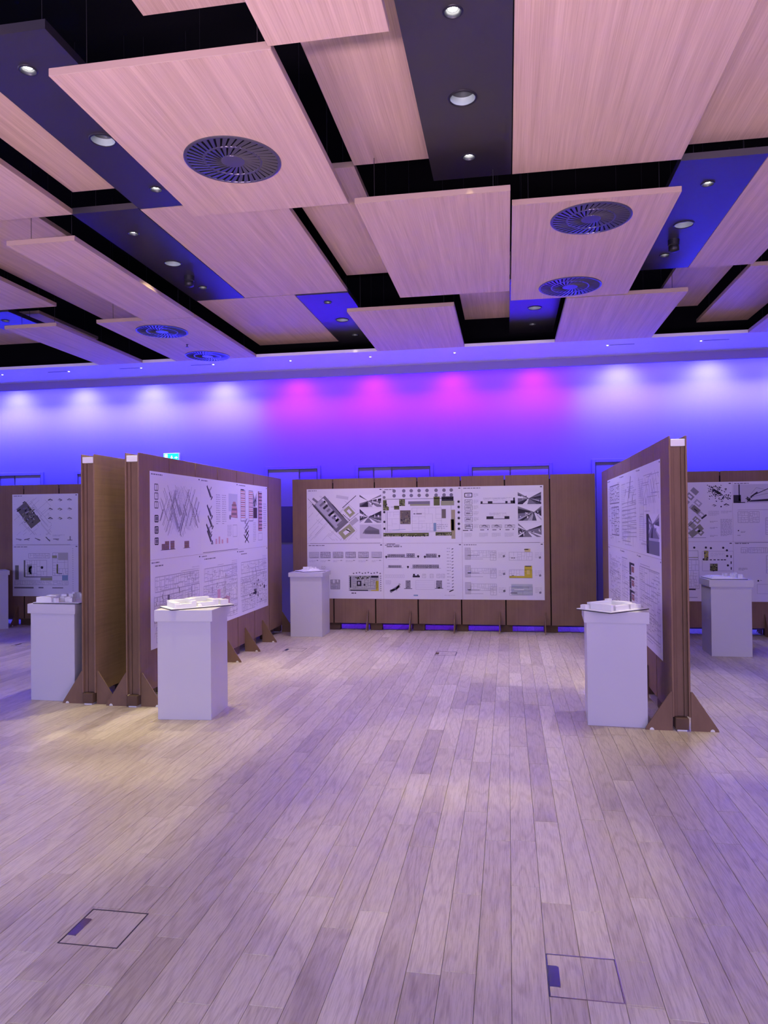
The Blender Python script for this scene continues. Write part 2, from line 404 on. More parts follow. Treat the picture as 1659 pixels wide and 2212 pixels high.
wood_panel(ZH, -3.405, -2.75, 2.4, 5.335, 'high oak ceiling panel on the left side of the first dark channel with three downlights')
wood_panel(ZH, -5.16, -3.975, 4.6, 8.88, 'long high oak ceiling panel seen past the narrow low one at the left')
wood_panel(ZH, -8.4, -5.8, 8.35, 9.70, 'high oak ceiling panel in the far left corner behind the small blue channel')
wood_panel(ZH, 1.25, 2.45, 2.4, 5.475, 'high oak ceiling panel in the top right corner beyond the long wide panel')
wood_panel(ZH, 1.802, 2.385, 7.73, 9.69, 'high oak ceiling panel with a shaded edge right of the panel that runs to the soffit')
wood_panel(ZH, -.53, .06, 7.45, 9.745, 'high oak ceiling panel seen behind the plain low one, beside the far violet channel')

# downlight channels
def cell(b, x0, x1, y0, y1, cx, cy, r, z):
    angs = sorted([2 * math.pi * i / 32 for i in range(32)] + [math.atan2(py - cy, px - cx) % (2 * math.pi) for px in (x0, x1) for py in (y0, y1)])
    inn, out = [], []
    for a in angs:
        c, s = math.cos(a), math.sin(a)
        t = min((x1 - cx) / c if c > 1e-9 else 9e9, (x0 - cx) / c if c < -1e-9 else 9e9, (y1 - cy) / s if s > 1e-9 else 9e9, (y0 - cy) / s if s < -1e-9 else 9e9)
        inn.append((cx + r * c, cy + r * s, z)); out.append((cx + t * c, cy + t * s, z))
    n = len(angs)
    b.mesh(inn + out, [(i, (i + 1) % n, n + (i + 1) % n, n + i) for i in range(n)])
LAMP = {}
def downlight(root, x, y, big):
    if big not in LAMP:
        r = .074 if big else .040; ro = .088 if big else .052; dp = .10 if big else .045
        b = MB(); b.lathe([(r, .0), (r + .002, -.006), (ro - .004, -.006), (ro, 0)], 0, 0, 36); p = b.build('downlight', RINGM, root, (x, y, 0), smooth=True)
        b = MB()
        if big: b.lathe([(r, 0), (r * .97, dp * .45), (r * .80, dp), (.016, dp), ], 0, 0, 36)
        else: b.lathe([(r, 0), (r * .86, .012), (r * .86, .016), (r * .74, .026), (.026, .026)], 0, 0, 36)
        q = b.build('reflector', CAN if big else RINGM, p, smooth=True)
        b = MB()
        if big: b.lathe([(.016, dp), (.015, dp - .012), (.0, dp - .016)], 0, 0, 24)
        else: b.lathe([(.026, .026), (.024, .016), (0, .010)], 0, 0, 24)
        l = b.build('lamp', LENS_B if big else LENS_S, p, smooth=True)
        LAMP[big] = (p, q, l); return
    p = copy_part(LAMP[big][0], root, (x, y, 0)); copy_part(LAMP[big][1], p); copy_part(LAMP[big][2], p)
def channel(x0, x1, y0, y1, lights, label, z=ZM, wide=(.86, .78, .93), wf=1.0):
    r = empty('light_channel', (x0, y0, z)); tag(r, label, 'lighting panel', 'dark downlight channels')
    w, d = x1 - x0, y1 - y0; b = MB()
    b.box(0, w, 0, d, .045, .05)
    for a in ((0, 0, d, 0), (w, 0, d, 1)): b.quad((a[0], 0, 0), (a[0], d, 0), (a[0], d, .045), (a[0], 0, .045))
    for yy in (0, d): b.quad((0, yy, 0), (w, yy, 0), (w, yy, .045), (0, yy, .045))
    cur = 0
    L_ = sorted((ly - y0, lx - x0, big) for lx, ly, big in lights)
    for ly, lx, big in L_:
        a, c = ly - .12, ly + .12
        if a > cur: b.quad((0, cur, 0), (w, cur, 0), (w, a, 0), (0, a, 0))
        cell(b, 0, w, a, c, lx, ly, .074 if big else .040, 0); cur = c
    b.quad((0, cur, 0), (w, cur, 0), (w, d, 0), (0, d, 0))
    b.build('channel_body', CHANNEL, r)
    for ly, lx, big in L_:
        downlight(r, lx, ly, big)
        nm = 'downlight_beam'
        if big: spot(nm, (lx + x0, ly + y0, z - .01), (0, 0, -1), 106, .9, wide, wf * (14 if ly + y0 < 6 else 84), .05)
        else: spot(nm, (lx + x0, ly + y0, z - .01), (0, 0, -1), 32 if ly + y0 < 9 else 24, .6 if ly + y0 < 9 else 1.0, (1.0, .88, .46), 105 if ly + y0 < 9 else 70, .02)
    hangers(r, w, d, z)
    return r
channel(-2.85, -2.262, 3.315, 5.375, [(-2.563, 3.604, 0), (-2.563, 4.356, 1), (-2.56, 5.076, 0)], 'dark ceiling channel with three downlights at the upper left beside the large diffuser panel')
channel(-3.43, -2.858, 5.36, 7.74, [(-3.145, 5.817, 0), (-3.145, 6.567, 1), (-3.16, 7.305, 0)], 'blue lit ceiling channel with three downlights and a black camera, left of the middle', wide=(1.0, .86, .50), wf=1.6)
channel(-.506, .056, 1.7, 5.335, [(-.235, 3.566, 0), (-.232, 4.314, 1), (-.232, 5.025, 0)], 'dark centre ceiling channel with three downlights running to the top edge of the view')
channel(1.224, 1.803, 5.362, 7.672, [(1.505, 5.769, 0), (1.508, 6.538, 1), (1.502, 7.268, 0)], 'blue lit ceiling channel with three downlights and a black camera on the right')
channel(.052, .622, 7.69, 9.95, [(.343, 8.05, 0), (.345, 8.792, 1), (.343, 9.521, 0)], 'short violet ceiling channel below the panel with two round diffusers')
channel(-2.278, -1.69, 7.78, 9.98, [(-1.992, 8.085, 0), (-1.995, 8.833, 1), (-1.990, 9.576, 0)], 'small violet ceiling channel with three downlights over the magenta wall glow', wide=(.80, .62, 1.0), wf=1.4)
channel(-6.33, -5.74, 7.69, 8.40, [(-6.033, 8.03, 0)], 'small blue ceiling channel with one downlight at the far left edge')

channel(2.96, 3.54, 2.6, 5.3, [(3.25, 3.2, 0), (3.25, 3.95, 1), (3.25, 4.7, 0)], 'unseen dark ceiling channel with three downlights, added to light the floor at the right')  # added out of view to brighten the right side of the floor
channel(-5.4, -4.82, 2.6, 5.3, [(-5.11, 3.2, 0), (-5.11, 3.95, 1), (-5.11, 4.7, 0)], 'unseen dark ceiling channel with three downlights, added to light the floor at the left')  # likewise added, for the left side of the floor
def camera_pod(x, y, label):
    r = empty('ceiling_camera', (x, y, ZM)); tag(r, label, 'camera', 'black ceiling cameras')
    b = MB(); b.lathe([(.0, 0), (.05, 0), (.05, -.045), (.044, -.05), (.044, -.055), (0, -.055)], 0, 0, 24); b.build('housing', RINGM, r, smooth=False)
    b = MB(); b.lathe([(.043, -.055), (.046, -.065), (.046, -.095), (.03, -.105), (0, -.107)], 0, 0, 24); b.build('dome', DARKMETAL, r, smooth=True)
camera_pod(-3.149, 6.947, 'small black cylindrical camera under the left blue ceiling channel')
camera_pod(1.501, 6.893, 'small black cylindrical camera under the right blue ceiling channel')
r = empty('smoke_detector', (-4.0, 8.745, ZL)); tag(r, 'tiny dark detector on the oak ceiling panel between two bluish diffusers', 'detector')
b = MB(); b.lathe([(0, 0), (.016, 0), (.016, -.004), (.006, -.008), (.005, -.028), (0, -.03)], 0, 0, 16); b.build('stem', RINGM, r)
b = MB(); b.lathe([(0, -.028), (.02, -.029), (.02, -.032), (0, -.034)], 0, 0, 16); b.build('deflector', DARKMETAL, r)

# soffit spotlights with slots
for i, (x, s) in enumerate(((-7.51, -1), (-6.409, -1), (-5.254, -1), (-4.141, -1), (-2.992, 0), (-1.847, 0), (-.684, 0), (1.317, 1), (2.476, 1))):
    r = empty('soffit_spotlight', (x, 9.92, ZL))
    ordl = ['leftmost tiny spotlight in the lit soffit, with a dark slot', 'second tiny soffit spotlight from the left, with a dark slot', 'third tiny soffit spotlight from the left, with a dark slot', 'tiny soffit spotlight with a slot near the white wall glow beside the magenta glow',
            'tiny soffit spotlight without slot over the first magenta glow', 'tiny soffit spotlight without slot over the second magenta glow', 'tiny soffit spotlight without slot right of the panel over the magenta wall', 'tiny soffit spotlight with a slot, first one right of the magenta glow', 'rightmost tiny spotlight in the lit soffit, with a dark slot'][i]
    tag(r, ordl, 'spotlight', 'spotlights in the soffit')
    b = MB(); b.lathe([(.012, 0), (.012, -.006), (.018, -.006), (.018, 0)], 0, 0, 16); b.build('trim_ring', SOFFIT, r)
    b = MB(); b.disc(.0118, -.005, 0, 0, 16); b.build('lamp', mat('soffit_lamp', (1, 1, 1), .3, emit=(.9, .85, 1), es=12) if i == 0 else bpy.data.materials['soffit_lamp'], r)
    if s:
        b = MB(); b.box(min(s * .03, s * .34), max(s * .03, s * .34), -.007, .007, -.003, 0); b.build('slot', mat('slot_dark', (.06, .05, .2), .6) if i == 0 else bpy.data.materials['slot_dark'], r)

# ------------------------------------------------------------------ floor boxes
hl = ['floor box lid at the lower left with a bluish metal flap, set in the planks', 'floor box lid at the lower right with a bluish metal flap, set in the planks', 'distant floor box beside the feet of the long left partition', 'distant floor box in the middle of the open floor before the back partition', 'distant floor box at the far left before the left plinths']
for i, (hx, hy) in enumerate(HATCH):
    r = empty('floor_box', (hx, hy, 0)); tag(r, hl[i], 'floor box', 'floor boxes in the planks'); s = HS; t = .004
    b = MB()
    for a in ((0, s, 0, t), (0, s, s - t, s), (0, t, t, s - t), (s - t, s, t, s - t)): b.box(a[0], a[1], a[2], a[3], -.012, .0008)
    b.build('frame', GAP if i != 1 else STEEL, r)
    b = MB(); b.box(t, s - t, t, s - t, -.012, -.006); b.build('pan', GAP, r)
    fl = (t + .001, .042, .055, .175)
    x0, x1, y0, y1 = t + .0015, s - t - .0015, t + .0015, s - t - .0015
    rects = subtract([(x0, s / 2 - .0006, y0, y1), (s / 2 + .0006, x1, y0, y1)], (fl[0], fl[1], fl[2], fl[3]))
    for k in (0, 1):
        b = MB(); b.col = ((.72, .35, .2, .55, .5)[i] if k else (.5, .5, .4, .6, .5)[i], .3 + .2 * k, .1 * i)
        for q in rects:
            if (q[0] > s / 2) == bool(k): b.box(q[0], q[1], q[2], q[3], -.006, -.0003)
        # world-placed figure comes from position, so the inlay matches the boards
        b.build('lid_inlay', FLOOR, r)
    b = MB(); c = .008
    P = [(fl[0], fl[2]), (fl[1] - c, fl[2]), (fl[1], fl[2] + c), (fl[1], fl[3] - c), (fl[1] - c, fl[3]), (fl[0], fl[3])]
    b.prism(P, -.006, .0012); b.build('cable_flap', STEEL, r)

# ------------------------------------------------------------------ cardboard partitions
def partition(loc, rz, n, pitch, label, fins, ends=(True, True), thick=.13, H=2.21, ribbed=False):
    L_ = n * pitch
    r = empty('display_partition', loc, rz); tag(r, label, 'partition', 'brown cardboard exhibition partitions')
    prot = {}
    def part(key, name, mb, m, x):
        if key in prot: return copy_part(prot[key], r, (x, 0, 0))
        prot[key] = mb().build(name, m, r, (x, 0, 0)); return prot[key]
    def sheet(y0, y1):
        def f():
            b = MB(); b.box(.009, pitch - .009, y0, y1, .10, H, .002)
            return b
        return f
    for i in range(n):
        part('f', 'cardboard_sheet', sheet(0, .012), KRAFT_RIB if ribbed else KRAFT, i * pitch)
        part('b', 'cardboard_sheet', sheet(thick - .012, thick), KRAFT, i * pitch)
    # folded posts behind the seams (dark in the joints) and at both ends
    for i in range(n + 1):
        x = i * pitch
        def post():
            b = MB(); b.box(-.045, .045, .030, thick - .030, .095, 2.15); return b
        if i == 0: x += .16
        if i == n: x -= .16
        part('p' if 0 < i < n else 'pe', 'folded_post', post, SEAM if 0 < i < n else KRAFT, x)
    # open U of the end post with its fold lines, and the pale foam block at its top
    for e, x, s in ((0, 0, 1), (1, L_, -1)):
        if not ends[e]: continue
        b = MB()
        for k, (ya, yb, dx) in enumerate(((.0125, .0395, .036), (.040, .090, .046), (.0905, thick - .0125, .036))):
            b.box(min(x + s * dx, x + s * .06), max(x + s * dx, x + s * .10), ya, yb, .10, 2.13, .002)
        b.build('end_post', KRAFT_EDGE, r)
        b = MB(); b.box(min(x + s * .012, x + s * .09), max(x + s * .012, x + s * .09), .0135, thick - .0135, 2.131, 2.185, .002); b.build('foam_block', FOAM, r)
        b = MB(); b.box(min(x - s * .012, x + s * .09), max(x - s * .012, x + s * .09), .018, thick - .018, .012, .098, .004)
        b.build('foot', KRAFT_DARK, r)
        b = MB(); b.box(min(x - s * .005, x + s * .08), max(x - s * .005, x + s * .08), .03, thick - .03, 0, .012); b.build('foot_pad', FOAM, r)
    for i in range(0, n + 1):
        if (i == 0 and ends[0]) or (i == n and ends[1]): continue
        def foot():
            b = MB(); b.box(-.075, .09, .016, thick - .016, 0, .098, .004); return b
        part('ft', 'foot', foot, KRAFT_DARK, min(max(i * pitch, .09), L_ - .1))
    def fin(sgn):
        def f():
            b = MB(); y = -.001 if sgn < 0 else thick + .001
            P = [(y, .0), (y + sgn * .196, 0), (y + sgn * .19, .018), (y + sgn * .012, .29), (y, .29)]
            V = [(-.006, a, z) for a, z in P] + [(.006, a, z) for a, z in P]; k = len(P)
            b.mesh(V, [tuple(range(k)), tuple(range(k, 2 * k))[::-1]] + [(i, (i + 1) % k, k + (i + 1) % k, k + i) for i in range(k)])
            return b
        return f
    def dot(sgn):
        def f():
            b = MB(); y = (-.15 if sgn < 0 else thick + .15)
            V = []; n_ = 10
            for dx in (-.0075, .0075): V += [(dx, y + .016 * math.cos(math.pi * i / (n_ - 1)), .001 + .018 * math.sin(math.pi * i / (n_ - 1))) for i in range(n_)]
            b.mesh(V, [tuple(range(n_)), tuple(range(n_, 2 * n_))[::-1]] + [(i, i + 1, n_ + i + 1, n_ + i) for i in range(n_ - 1)])
            return b
        return f
    for x in fins:
        part('fa', 'brace', fin(-1), KRAFT_EDGE, x); part('fb', 'brace', fin(1), KRAFT_EDGE, x)
        part('da', 'floor_pad', dot(-1), FOAM, x); part('db', 'floor_pad', dot(1), FOAM, x)
    return r
partition((-3.16, 5.90, 0), R(91.0), 7, .615, 'long left cardboard partition in depth, carrying six drawings beside a white plinth', [.03, .72, 1.36, 2.02, 2.70, 3.38, 4.27])
partition((-3.600, 5.935, 0), R(91.0), 7, .615, 'cardboard partition with a bare ribbed side lit yellow, left of the long one with drawings', [.03, .72, 1.36, 2.02, 2.70, 3.38, 4.27], ribbed=True)
partition((-3.15, 10.45, 0), 0, 7, .622, 'wide cardboard partition across the back with a central block of six drawings', [.51, 1.135, 1.757, 2.39, 3.02, 3.645])
partition((1.25, 10.16, 0), R(-90.65), 7, .628, 'cardboard partition in depth on the right, its narrow end and triangular braces facing the viewer', [.1, .72, 1.36, 2.02, 2.70, 3.38, 4.386])
partition((-8.77, 10.45, 0), 0, 7, .611, 'distant cardboard partition at the left edge behind the left plinths', [.51, 1.12, 1.73, 2.37, 2.98, 3.6], (False, False))
partition((1.58, 10.45, 0), 0, 7, .62, 'distant cardboard partition at the right edge behind the right rear plinth', [.53, 1.16, 1.78, 2.4, 3.02, 3.6], (True, False))

# ------------------------------------------------------------------ printed sheets
SW, SH = 1.138, .803
INK = (.035, .03, .05); MID = (.22, .21, .25); LIT = (.48, .47, .53); PALE = (.62, .61, .67); GRN = (.13, .15, .05); LGR = (.36, .38, .22)
YEL = (.62, .52, .05); BLU = (.25, .38, .52); RED = (.42, .13, .10); PNK = (.66, .40, .46); WHT = (.84, .84, .88)
class Print(MB):
    """flat print on one sheet; drawn in a sheet frame (x0, y0)-(x1, y1) with y pointing down"""
    def __init__(s, box, seed=0):
        super().__init__(); s.bx = box; s.r = random.Random(seed); s.ly = 1
    def at(s, x, y):
        a, b, c, d = s.bx; u = min(1, max(0, (x - a) / (c - a))); w = min(1, max(0, (y - b) / (d - b)))
        return (u * SW, -.0016 - .00012 * s.ly, (1 - w) * SH)
    def poly(s, pts, col): s.col = col; s.face([s.at(*p) for p in pts])
    def rect(s, x0, y0, x1, y1, col): s.poly([(x0, y1), (x1, y1), (x1, y0), (x0, y0)], col)
    def line(s, x0, y0, x1, y1, w, col):
        d = math.hypot(x1 - x0, y1 - y0) or 1; nx, ny = -(y1 - y0) / d * w / 2, (x1 - x0) / d * w / 2
        s.poly([(x0 + nx, y0 + ny), (x0 - nx, y0 - ny), (x1 - nx, y1 - ny), (x1 + nx, y1 + ny)], col)
    def rr(s, cx, cy, w, h, a, col):
        c, n = math.cos(R(a)), math.sin(R(a))
        s.poly([(cx + c * p - n * q, cy + n * p + c * q) for p, q in ((-w / 2, h / 2), (w / 2, h / 2), (w / 2, -h / 2), (-w / 2, -h / 2))], col)
    def frame(s, x0, y0, x1, y1, w, col):
        for q in ((x0, y0, x1, y0), (x0, y1, x1, y1), (x0, y0, x0, y1), (x1, y0, x1, y1)): s.line(*q, w, col)
    def dot(s, x, y, r, col, n=8): s.poly([(x + r * math.cos(-2 * math.pi * i / n), y + r * math.sin(-2 * math.pi * i / n)) for i in range(n)], col)
    def text(s, x0, y0, x1, y1, n, col=LIT, wgt=.36):
        p = (y1 - y0) / n
        for i in range(n):
            x = x0; y = y0 + p * i
            end = x1 if i < n - 1 else x0 + (x1 - x0) * s.r.uniform(.4, .9)
            while x < end:
                w = min(p * s.r.uniform(.8, 3.2), end - x); s.rect(x, y, x + w, y + p * wgt, col); x += w + p * .45
    def plan(s, x0, y0, x1, y1, depth=4, col=MID, w=2.0):
        s.frame(x0, y0, x1, y1, w * 1.4, col)
        def cut(a, b, c, d, k):
            if k == 0 or c - a < w * 6 or d - b < w * 6: return
            if (c - a) > (d - b) * s.r.uniform(.7, 1.4):
                m = a + (c - a) * s.r.uniform(.3, .7); s.line(m, b, m, b + (d - b) * s.r.choice((.7, 1, 1)), w, col); cut(a, b, m, d, k - 1); cut(m, b, c, d, k - 1)
            else:
                m = b + (d - b) * s.r.uniform(.3, .7); s.line(a, m, a + (c - a) * s.r.choice((.7, 1, 1)), m, w, col); cut(a, b, c, m, k - 1); cut(a, m, c, d, k - 1)
        cut(x0, y0, x1, y1, depth)
    def elev(s, x0, y0, x1, y1, col=MID, win=PALE, nx=12, ny=2):
        s.rect(x0, y0, x1, y1, col); s.ly += 1
        px, py = (x1 - x0) / nx, (y1 - y0) / ny
        for i in range(nx):
            for j in range(ny):
                if s.r.random() < .85: s.rect(x0 + px * (i + .25), y0 + py * (j + .3), x0 + px * (i + .75), y0 + py * (j + .75), win)
        s.ly -= 1; s.line(x0 - px, y1, x1 + px, y1, (y1 - y0) * .06, INK)
    def photo(s, x0, y0, x1, y1, seed=0, dark=INK, light=WHT):
        g = random.Random(seed); s.rect(x0, y0, x1, y1, MID); vx, vy = x0 + (x1 - x0) * g.uniform(.3, .7), y0 + (y1 - y0) * g.uniform(.4, .6)
        s.ly += 1
        s.poly([(x0, y0), (vx, vy), (x1, y0)][::-1], light)
        bd = [(x0, y0 + (y1 - y0) * t) for t in (0, .15, .3, .5, .7, .85, 1)] + [(x0 + (x1 - x0) * t, y1) for t in (.2, .4, .6, .8)] + [(x1, y0 + (y1 - y0) * t) for t in (1, .85, .7, .5, .3, .15, 0)]
        for i in range(len(bd) - 1):
            if g.random() < .6:
                k = g.uniform(.0, .25); a, b = bd[i], bd[i + 1]
                s.poly([a, b, (vx + (b[0] - vx) * k, vy + (b[1] - vy) * k), (vx + (a[0] - vx) * k, vy + (a[1] - vy) * k)], g.choice((dark, dark, LIT, light, (.1, .1, .13))))
        s.ly += 1
        for i in range(9):
            a = x0 + (x1 - x0) * g.uniform(.05, .92); h = (y1 - y0) * g.uniform(.06, .22); b = y0 + (y1 - y0) * g.uniform(.3, .75)
            s.rect(a, b, a + (x1 - x0) * g.uniform(.015, .06), b + h, g.choice((dark, light, LIT)))
        s.ly -= 2
    def axo(s, x, y, z, col=MID, k=0):
        a, b = (z, z * .5), (-z * .8, z * .45)
        def q(o, u, v, c): s.poly([(x + o[0], y + o[1]), (x + o[0] + v * b[0], y + o[1] + v * b[1]), (x + o[0] + u * a[0] + v * b[0], y + o[1] + u * a[1] + v * b[1]), (x + o[0] + u * a[0], y + o[1] + u * a[1])], c)
        q((0, 0), 1, 1, PALE); s.ly += 1
        q((0, 0), .95, .28, col); q((0, 0), .3, .95 if k % 2 == 0 else .5, col)
        if k % 3 == 1: q((a[0] * .7, a[1] * .7), .25, .9, MID)
        s.ly += 1; s.line(x, y + z * .12, x + a[0] * .9, y + a[1] * .9 + z * .12, z * .07, INK); s.ly -= 2
    def site(s, x0, y0, x1, y1, ang, pitch, seed=0, cols=(MID, LIT, LGR), w=.7, skip=.2):
        g = random.Random(seed); c, n = math.cos(R(ang)), math.sin(R(ang)); mx, my = (x0 + x1) / 2, (y0 + y1) / 2; D = math.hypot(x1 - x0, y1 - y0) / 2; k = int(D / pitch) + 1
        for i in range(-k, k + 1):
            for j in range(-k, k + 1):
                p, q = i * pitch * 1.5, j * pitch
                X, Y = mx + c * p - n * q, my + n * p + c * q
                if x0 + pitch * .6 < X < x1 - pitch * .6 and y0 + pitch * .6 < Y < y1 - pitch * .6 and g.random() > skip:
                    cc = g.choice(cols); s.rr(X, Y, pitch * 1.5 * w, pitch * w, ang, cc)
                    s.ly += 1
                    if g.random() < .6: s.rr(X, Y, pitch * 1.5 * w * .55, pitch * w * .45, ang, WHT)
                    s.ly -= 1
    def streets(s, x0, y0, x1, y1, ang, n, col=LIT, w=2):
        for i in range(n):
            t = s.r.uniform(0, 1); L_ = s.r.uniform(.15, .5) * (x1 - x0); X, Y = s.r.uniform(x0, x1), s.r.uniform(y0, y1); a = R(ang + s.r.choice((0, 90)))
            ex, ey = X + L_ * math.cos(a), Y + L_ * math.sin(a); f = 1.0
            for e, lo, hi, o in ((ex, x0, x1, X), (ey, y0, y1, Y)):
                if e > hi: f = min(f, (hi - o) / (e - o))
                if e < lo: f = min(f, (o - lo) / (o - e))
            s.line(X, Y, X + (ex - X) * f, Y + (ey - Y) * f, w, col)

def poster(loc, rz, pr, label, grp):
    r = empty('poster', loc, rz); tag(r, label, 'poster', grp)
    b = MB(); b.box(0, SW, -.0015, 0, 0, SH); b.build('paper_sheet', PAPER, r)
    a, b_, c, d = pr.bx; w = (c - a); pr.ly = 1
    pr.text(a + w * .02, b_ + (d - b_) * .025, a + w * .26, b_ + (d - b_) * .05, 1, MID, .55)
    pr.rect(c - w * .04, b_ + (d - b_) * .02, c - w * .015, b_ + (d - b_) * .035, INK)
    tag(pr.build('printed_drawing', PRINT, r), kind='stuff')
    return r
ZT, ZB = 1.260, .455

# back partition: six sheets, frame coordinates measured on the sheets
def back_tl():
    p = Print((90, 95, 1085, 820), 1)
    p.streets(110, 180, 760, 780, 43, 46, LIT, 3.5)
    p.line(105, 220, 600, 760, 6, MID); p.line(480, 660, 770, 420, 6, MID); p.line(560, 350, 740, 190, 8, INK)
    p.ly = 2; p.rr(405, 430, 470, 210, 49, (.20, .19, .23)); p.ly = 3
    p.rr(385, 420, 420, 130, 49, LIT); p.ly = 4
    for i in range(7): p.rr(300 + i * 38, 290 + i * 44, 30, 95 - (i % 3) * 22, 49, INK if i % 2 else MID)
    p.rr(330, 260, 90, 26, 49, WHT); p.rr(455, 470, 130, 40, 49, WHT); p.ly = 5; p.rr(450, 480, 60, 26, 49, MID); p.ly = 2
    p.rr(300, 450, 420, 9, 49, INK); p.rr(500, 385, 230, 9, 49, INK)
    p.rr(650, 400, 130, 90, 49, LGR); p.rr(615, 665, 190, 120, -38, LGR); p.rr(710, 530, 110, 60, -38, LIT); p.ly = 3
    p.rr(615, 665, 90, 50, -38, WHT); p.rr(650, 400, 60, 40, 49, WHT); p.rr(635, 650, 60, 14, 30, GRN)
    for i in range(6): p.dot(570 + i * 16, 440 + i * 14, 7, INK)
    p.rr(560, 210, 160, 40, 10, PALE); p.rr(200, 245, 80, 30, 40, MID)
    p.ly = 1
    p.photo(785, 180, 1065, 342, 3); p.photo(785, 365, 1065, 550, 8); p.rect(785, 572, 1065, 755, PALE); p.ly = 2
    p.poly([(820, 690), (850, 640), (905, 590), (1035, 640), (1040, 700)][::-1], MID); p.ly = 3
    for i in range(6): p.line(850, 650 + i * 9, 1035, 652 + i * 9, 3, INK)
    p.ly = 1; p.line(130, 818, 1050, 815, 4, MID)
    return p
def back_tm():
    p = Print((1090, 78, 2138, 815), 2)
    for x in (1240, 1370, 1470, 1575, 1680, 1800, 1905, 2000):
        for y in (122, 185): p.dot(x + (y % 7), y, 24, MID, 9)
    for y in (135, 205): p.dot(1108, y, 20, MID)
    p.rect(1092, 225, 2030, 232, LIT)
    for q in ((1092, 240, 1140, 330, GRN), (1092, 330, 1170, 378, GRN), (1310, 232, 1388, 322, GRN), (1240, 318, 1310, 368, GRN), (1320, 380, 1460, 562, (.17, .15, .13)), (1430, 262, 1720, 300, MID), (1455, 300, 1720, 322, LGR),
              (1770, 205, 1850, 322, GRN), (1874, 205, 2032, 262, INK), (1865, 262, 2040, 322, LGR), (1874, 370, 1929, 490, (.18, .16, .15)), (2000, 380, 2050, 760, (.40, .36, .22)), (1990, 505, 2035, 650, (.45, .38, .10)), (1765, 550, 1800, 660, BLU),
              (1092, 678, 1700, 724, GRN), (1790, 672, 2005, 718, GRN), (1140, 380, 1148, 660, LIT), (1195, 330, 1310, 338, LIT)): p.rect(*q)
    p.plan(1480, 350, 1870, 650, 5, LIT, 2.5); p.plan(1150, 400, 1310, 640, 3, LIT, 2.5); p.frame(1120, 232, 2000, 665, 3, MID)
    p.text(1500, 420, 1650, 445, 1, MID, .6); p.text(1810, 570, 1950, 640, 3)
    p.ly = 2
    for i in range(26): p.rr(1330 + p.r.random() * 120, 395 + p.r.random() * 150, 26, 8, p.r.uniform(0, 180), p.r.choice((INK, LGR, (.3, .22, .15))))
    for i in range(40): p.dot(1100 + p.r.random() * 600, 700 + p.r.random() * 24, 9, p.r.choice((INK, LGR)))
    for i in range(12): p.dot(1100 + p.r.random() * 60, 250 + p.r.random() * 120, 10, p.r.choice((INK, LGR))); p.dot(1320 + p.r.random() * 60, 240 + p.r.random() * 76, 9, p.r.choice((INK, LGR)))
    for i in range(16): p.dot(1800 + p.r.random() * 190, 690 + p.r.random() * 22, 9, p.r.choice((INK, LGR)))
    p.ly = 1
    for y in (275, 345, 415, 490, 565, 630): p.dot(2098, y, 19, MID); p.dot(2098, y, 10, INK)
    for y in (400, 530, 620): p.dot(1108, y, 16, INK)
    p.line(1215, 640, 1390, 632, 5, BLU)
    return p
def back_tr():
    p = Print((490, 65, 1585, 815), 3)
    for i, y in enumerate((155, 240, 318, 395, 475, 565)):
        if i == 0: p.frame(530, y, 630, y + 52, 10, INK); p.rect(560, y + 20, 600, y + 28, INK)
        else: p.plan(530, y, 632, y + 62, 4, MID if i < 5 else INK, 3.5); p.rect(545, y + 20, 600, y + 34, LIT if i < 3 else MID)
        p.text(650, y + 5, 715, y + 55, 4)
    p.rect(500, 645, 575, 655, INK); p.rect(595, 642, 632, 652, INK)
    for x0, x1, y, bl in ((742, 1210, 298, ((745, 772, 32), (843, 905, 32), (1078, 1108, 32), (1148, 1208, 38), (1185, 1205, 76))), (820, 1130, 500, ((822, 917, 34), (1065, 1130, 34)))):
        p.rect(x0, y - 4, x1, y + 3, INK)
        for a, b_, h in bl: p.rect(a, y - h, b_, y, INK)
        p.text(x0 + 40, y - 78, x1 - 40, y - 50, 2, LIT)
        for k in range(3): p.frame(x0 + 60 + k * (x1 - x0) * .26, y - 66, x0 + 60 + k * (x1 - x0) * .26 + 46, y - 38, 2, LIT)
    for x in (730, 895, 1070):
        p.axo(x + 60, 575, 46, MID, x % 5); p.plan(x, 580, x + 130, 618, 3, MID, 3); p.rect(x + 5, 640, x + 60, 648, INK); p.dot(x + 110, 640, 8, INK)
    for x in (522, 722, 892, 1065): p.text(x, 685, x + (100 if x < 600 else 120), 740, 6, LIT)
    p.photo(1245, 152, 1555, 312, 11); p.photo(1245, 338, 1555, 528, 15); p.photo(1245, 560, 1555, 742, 21)
    p.line(510, 818, 1530, 812, 4, MID)
    return p
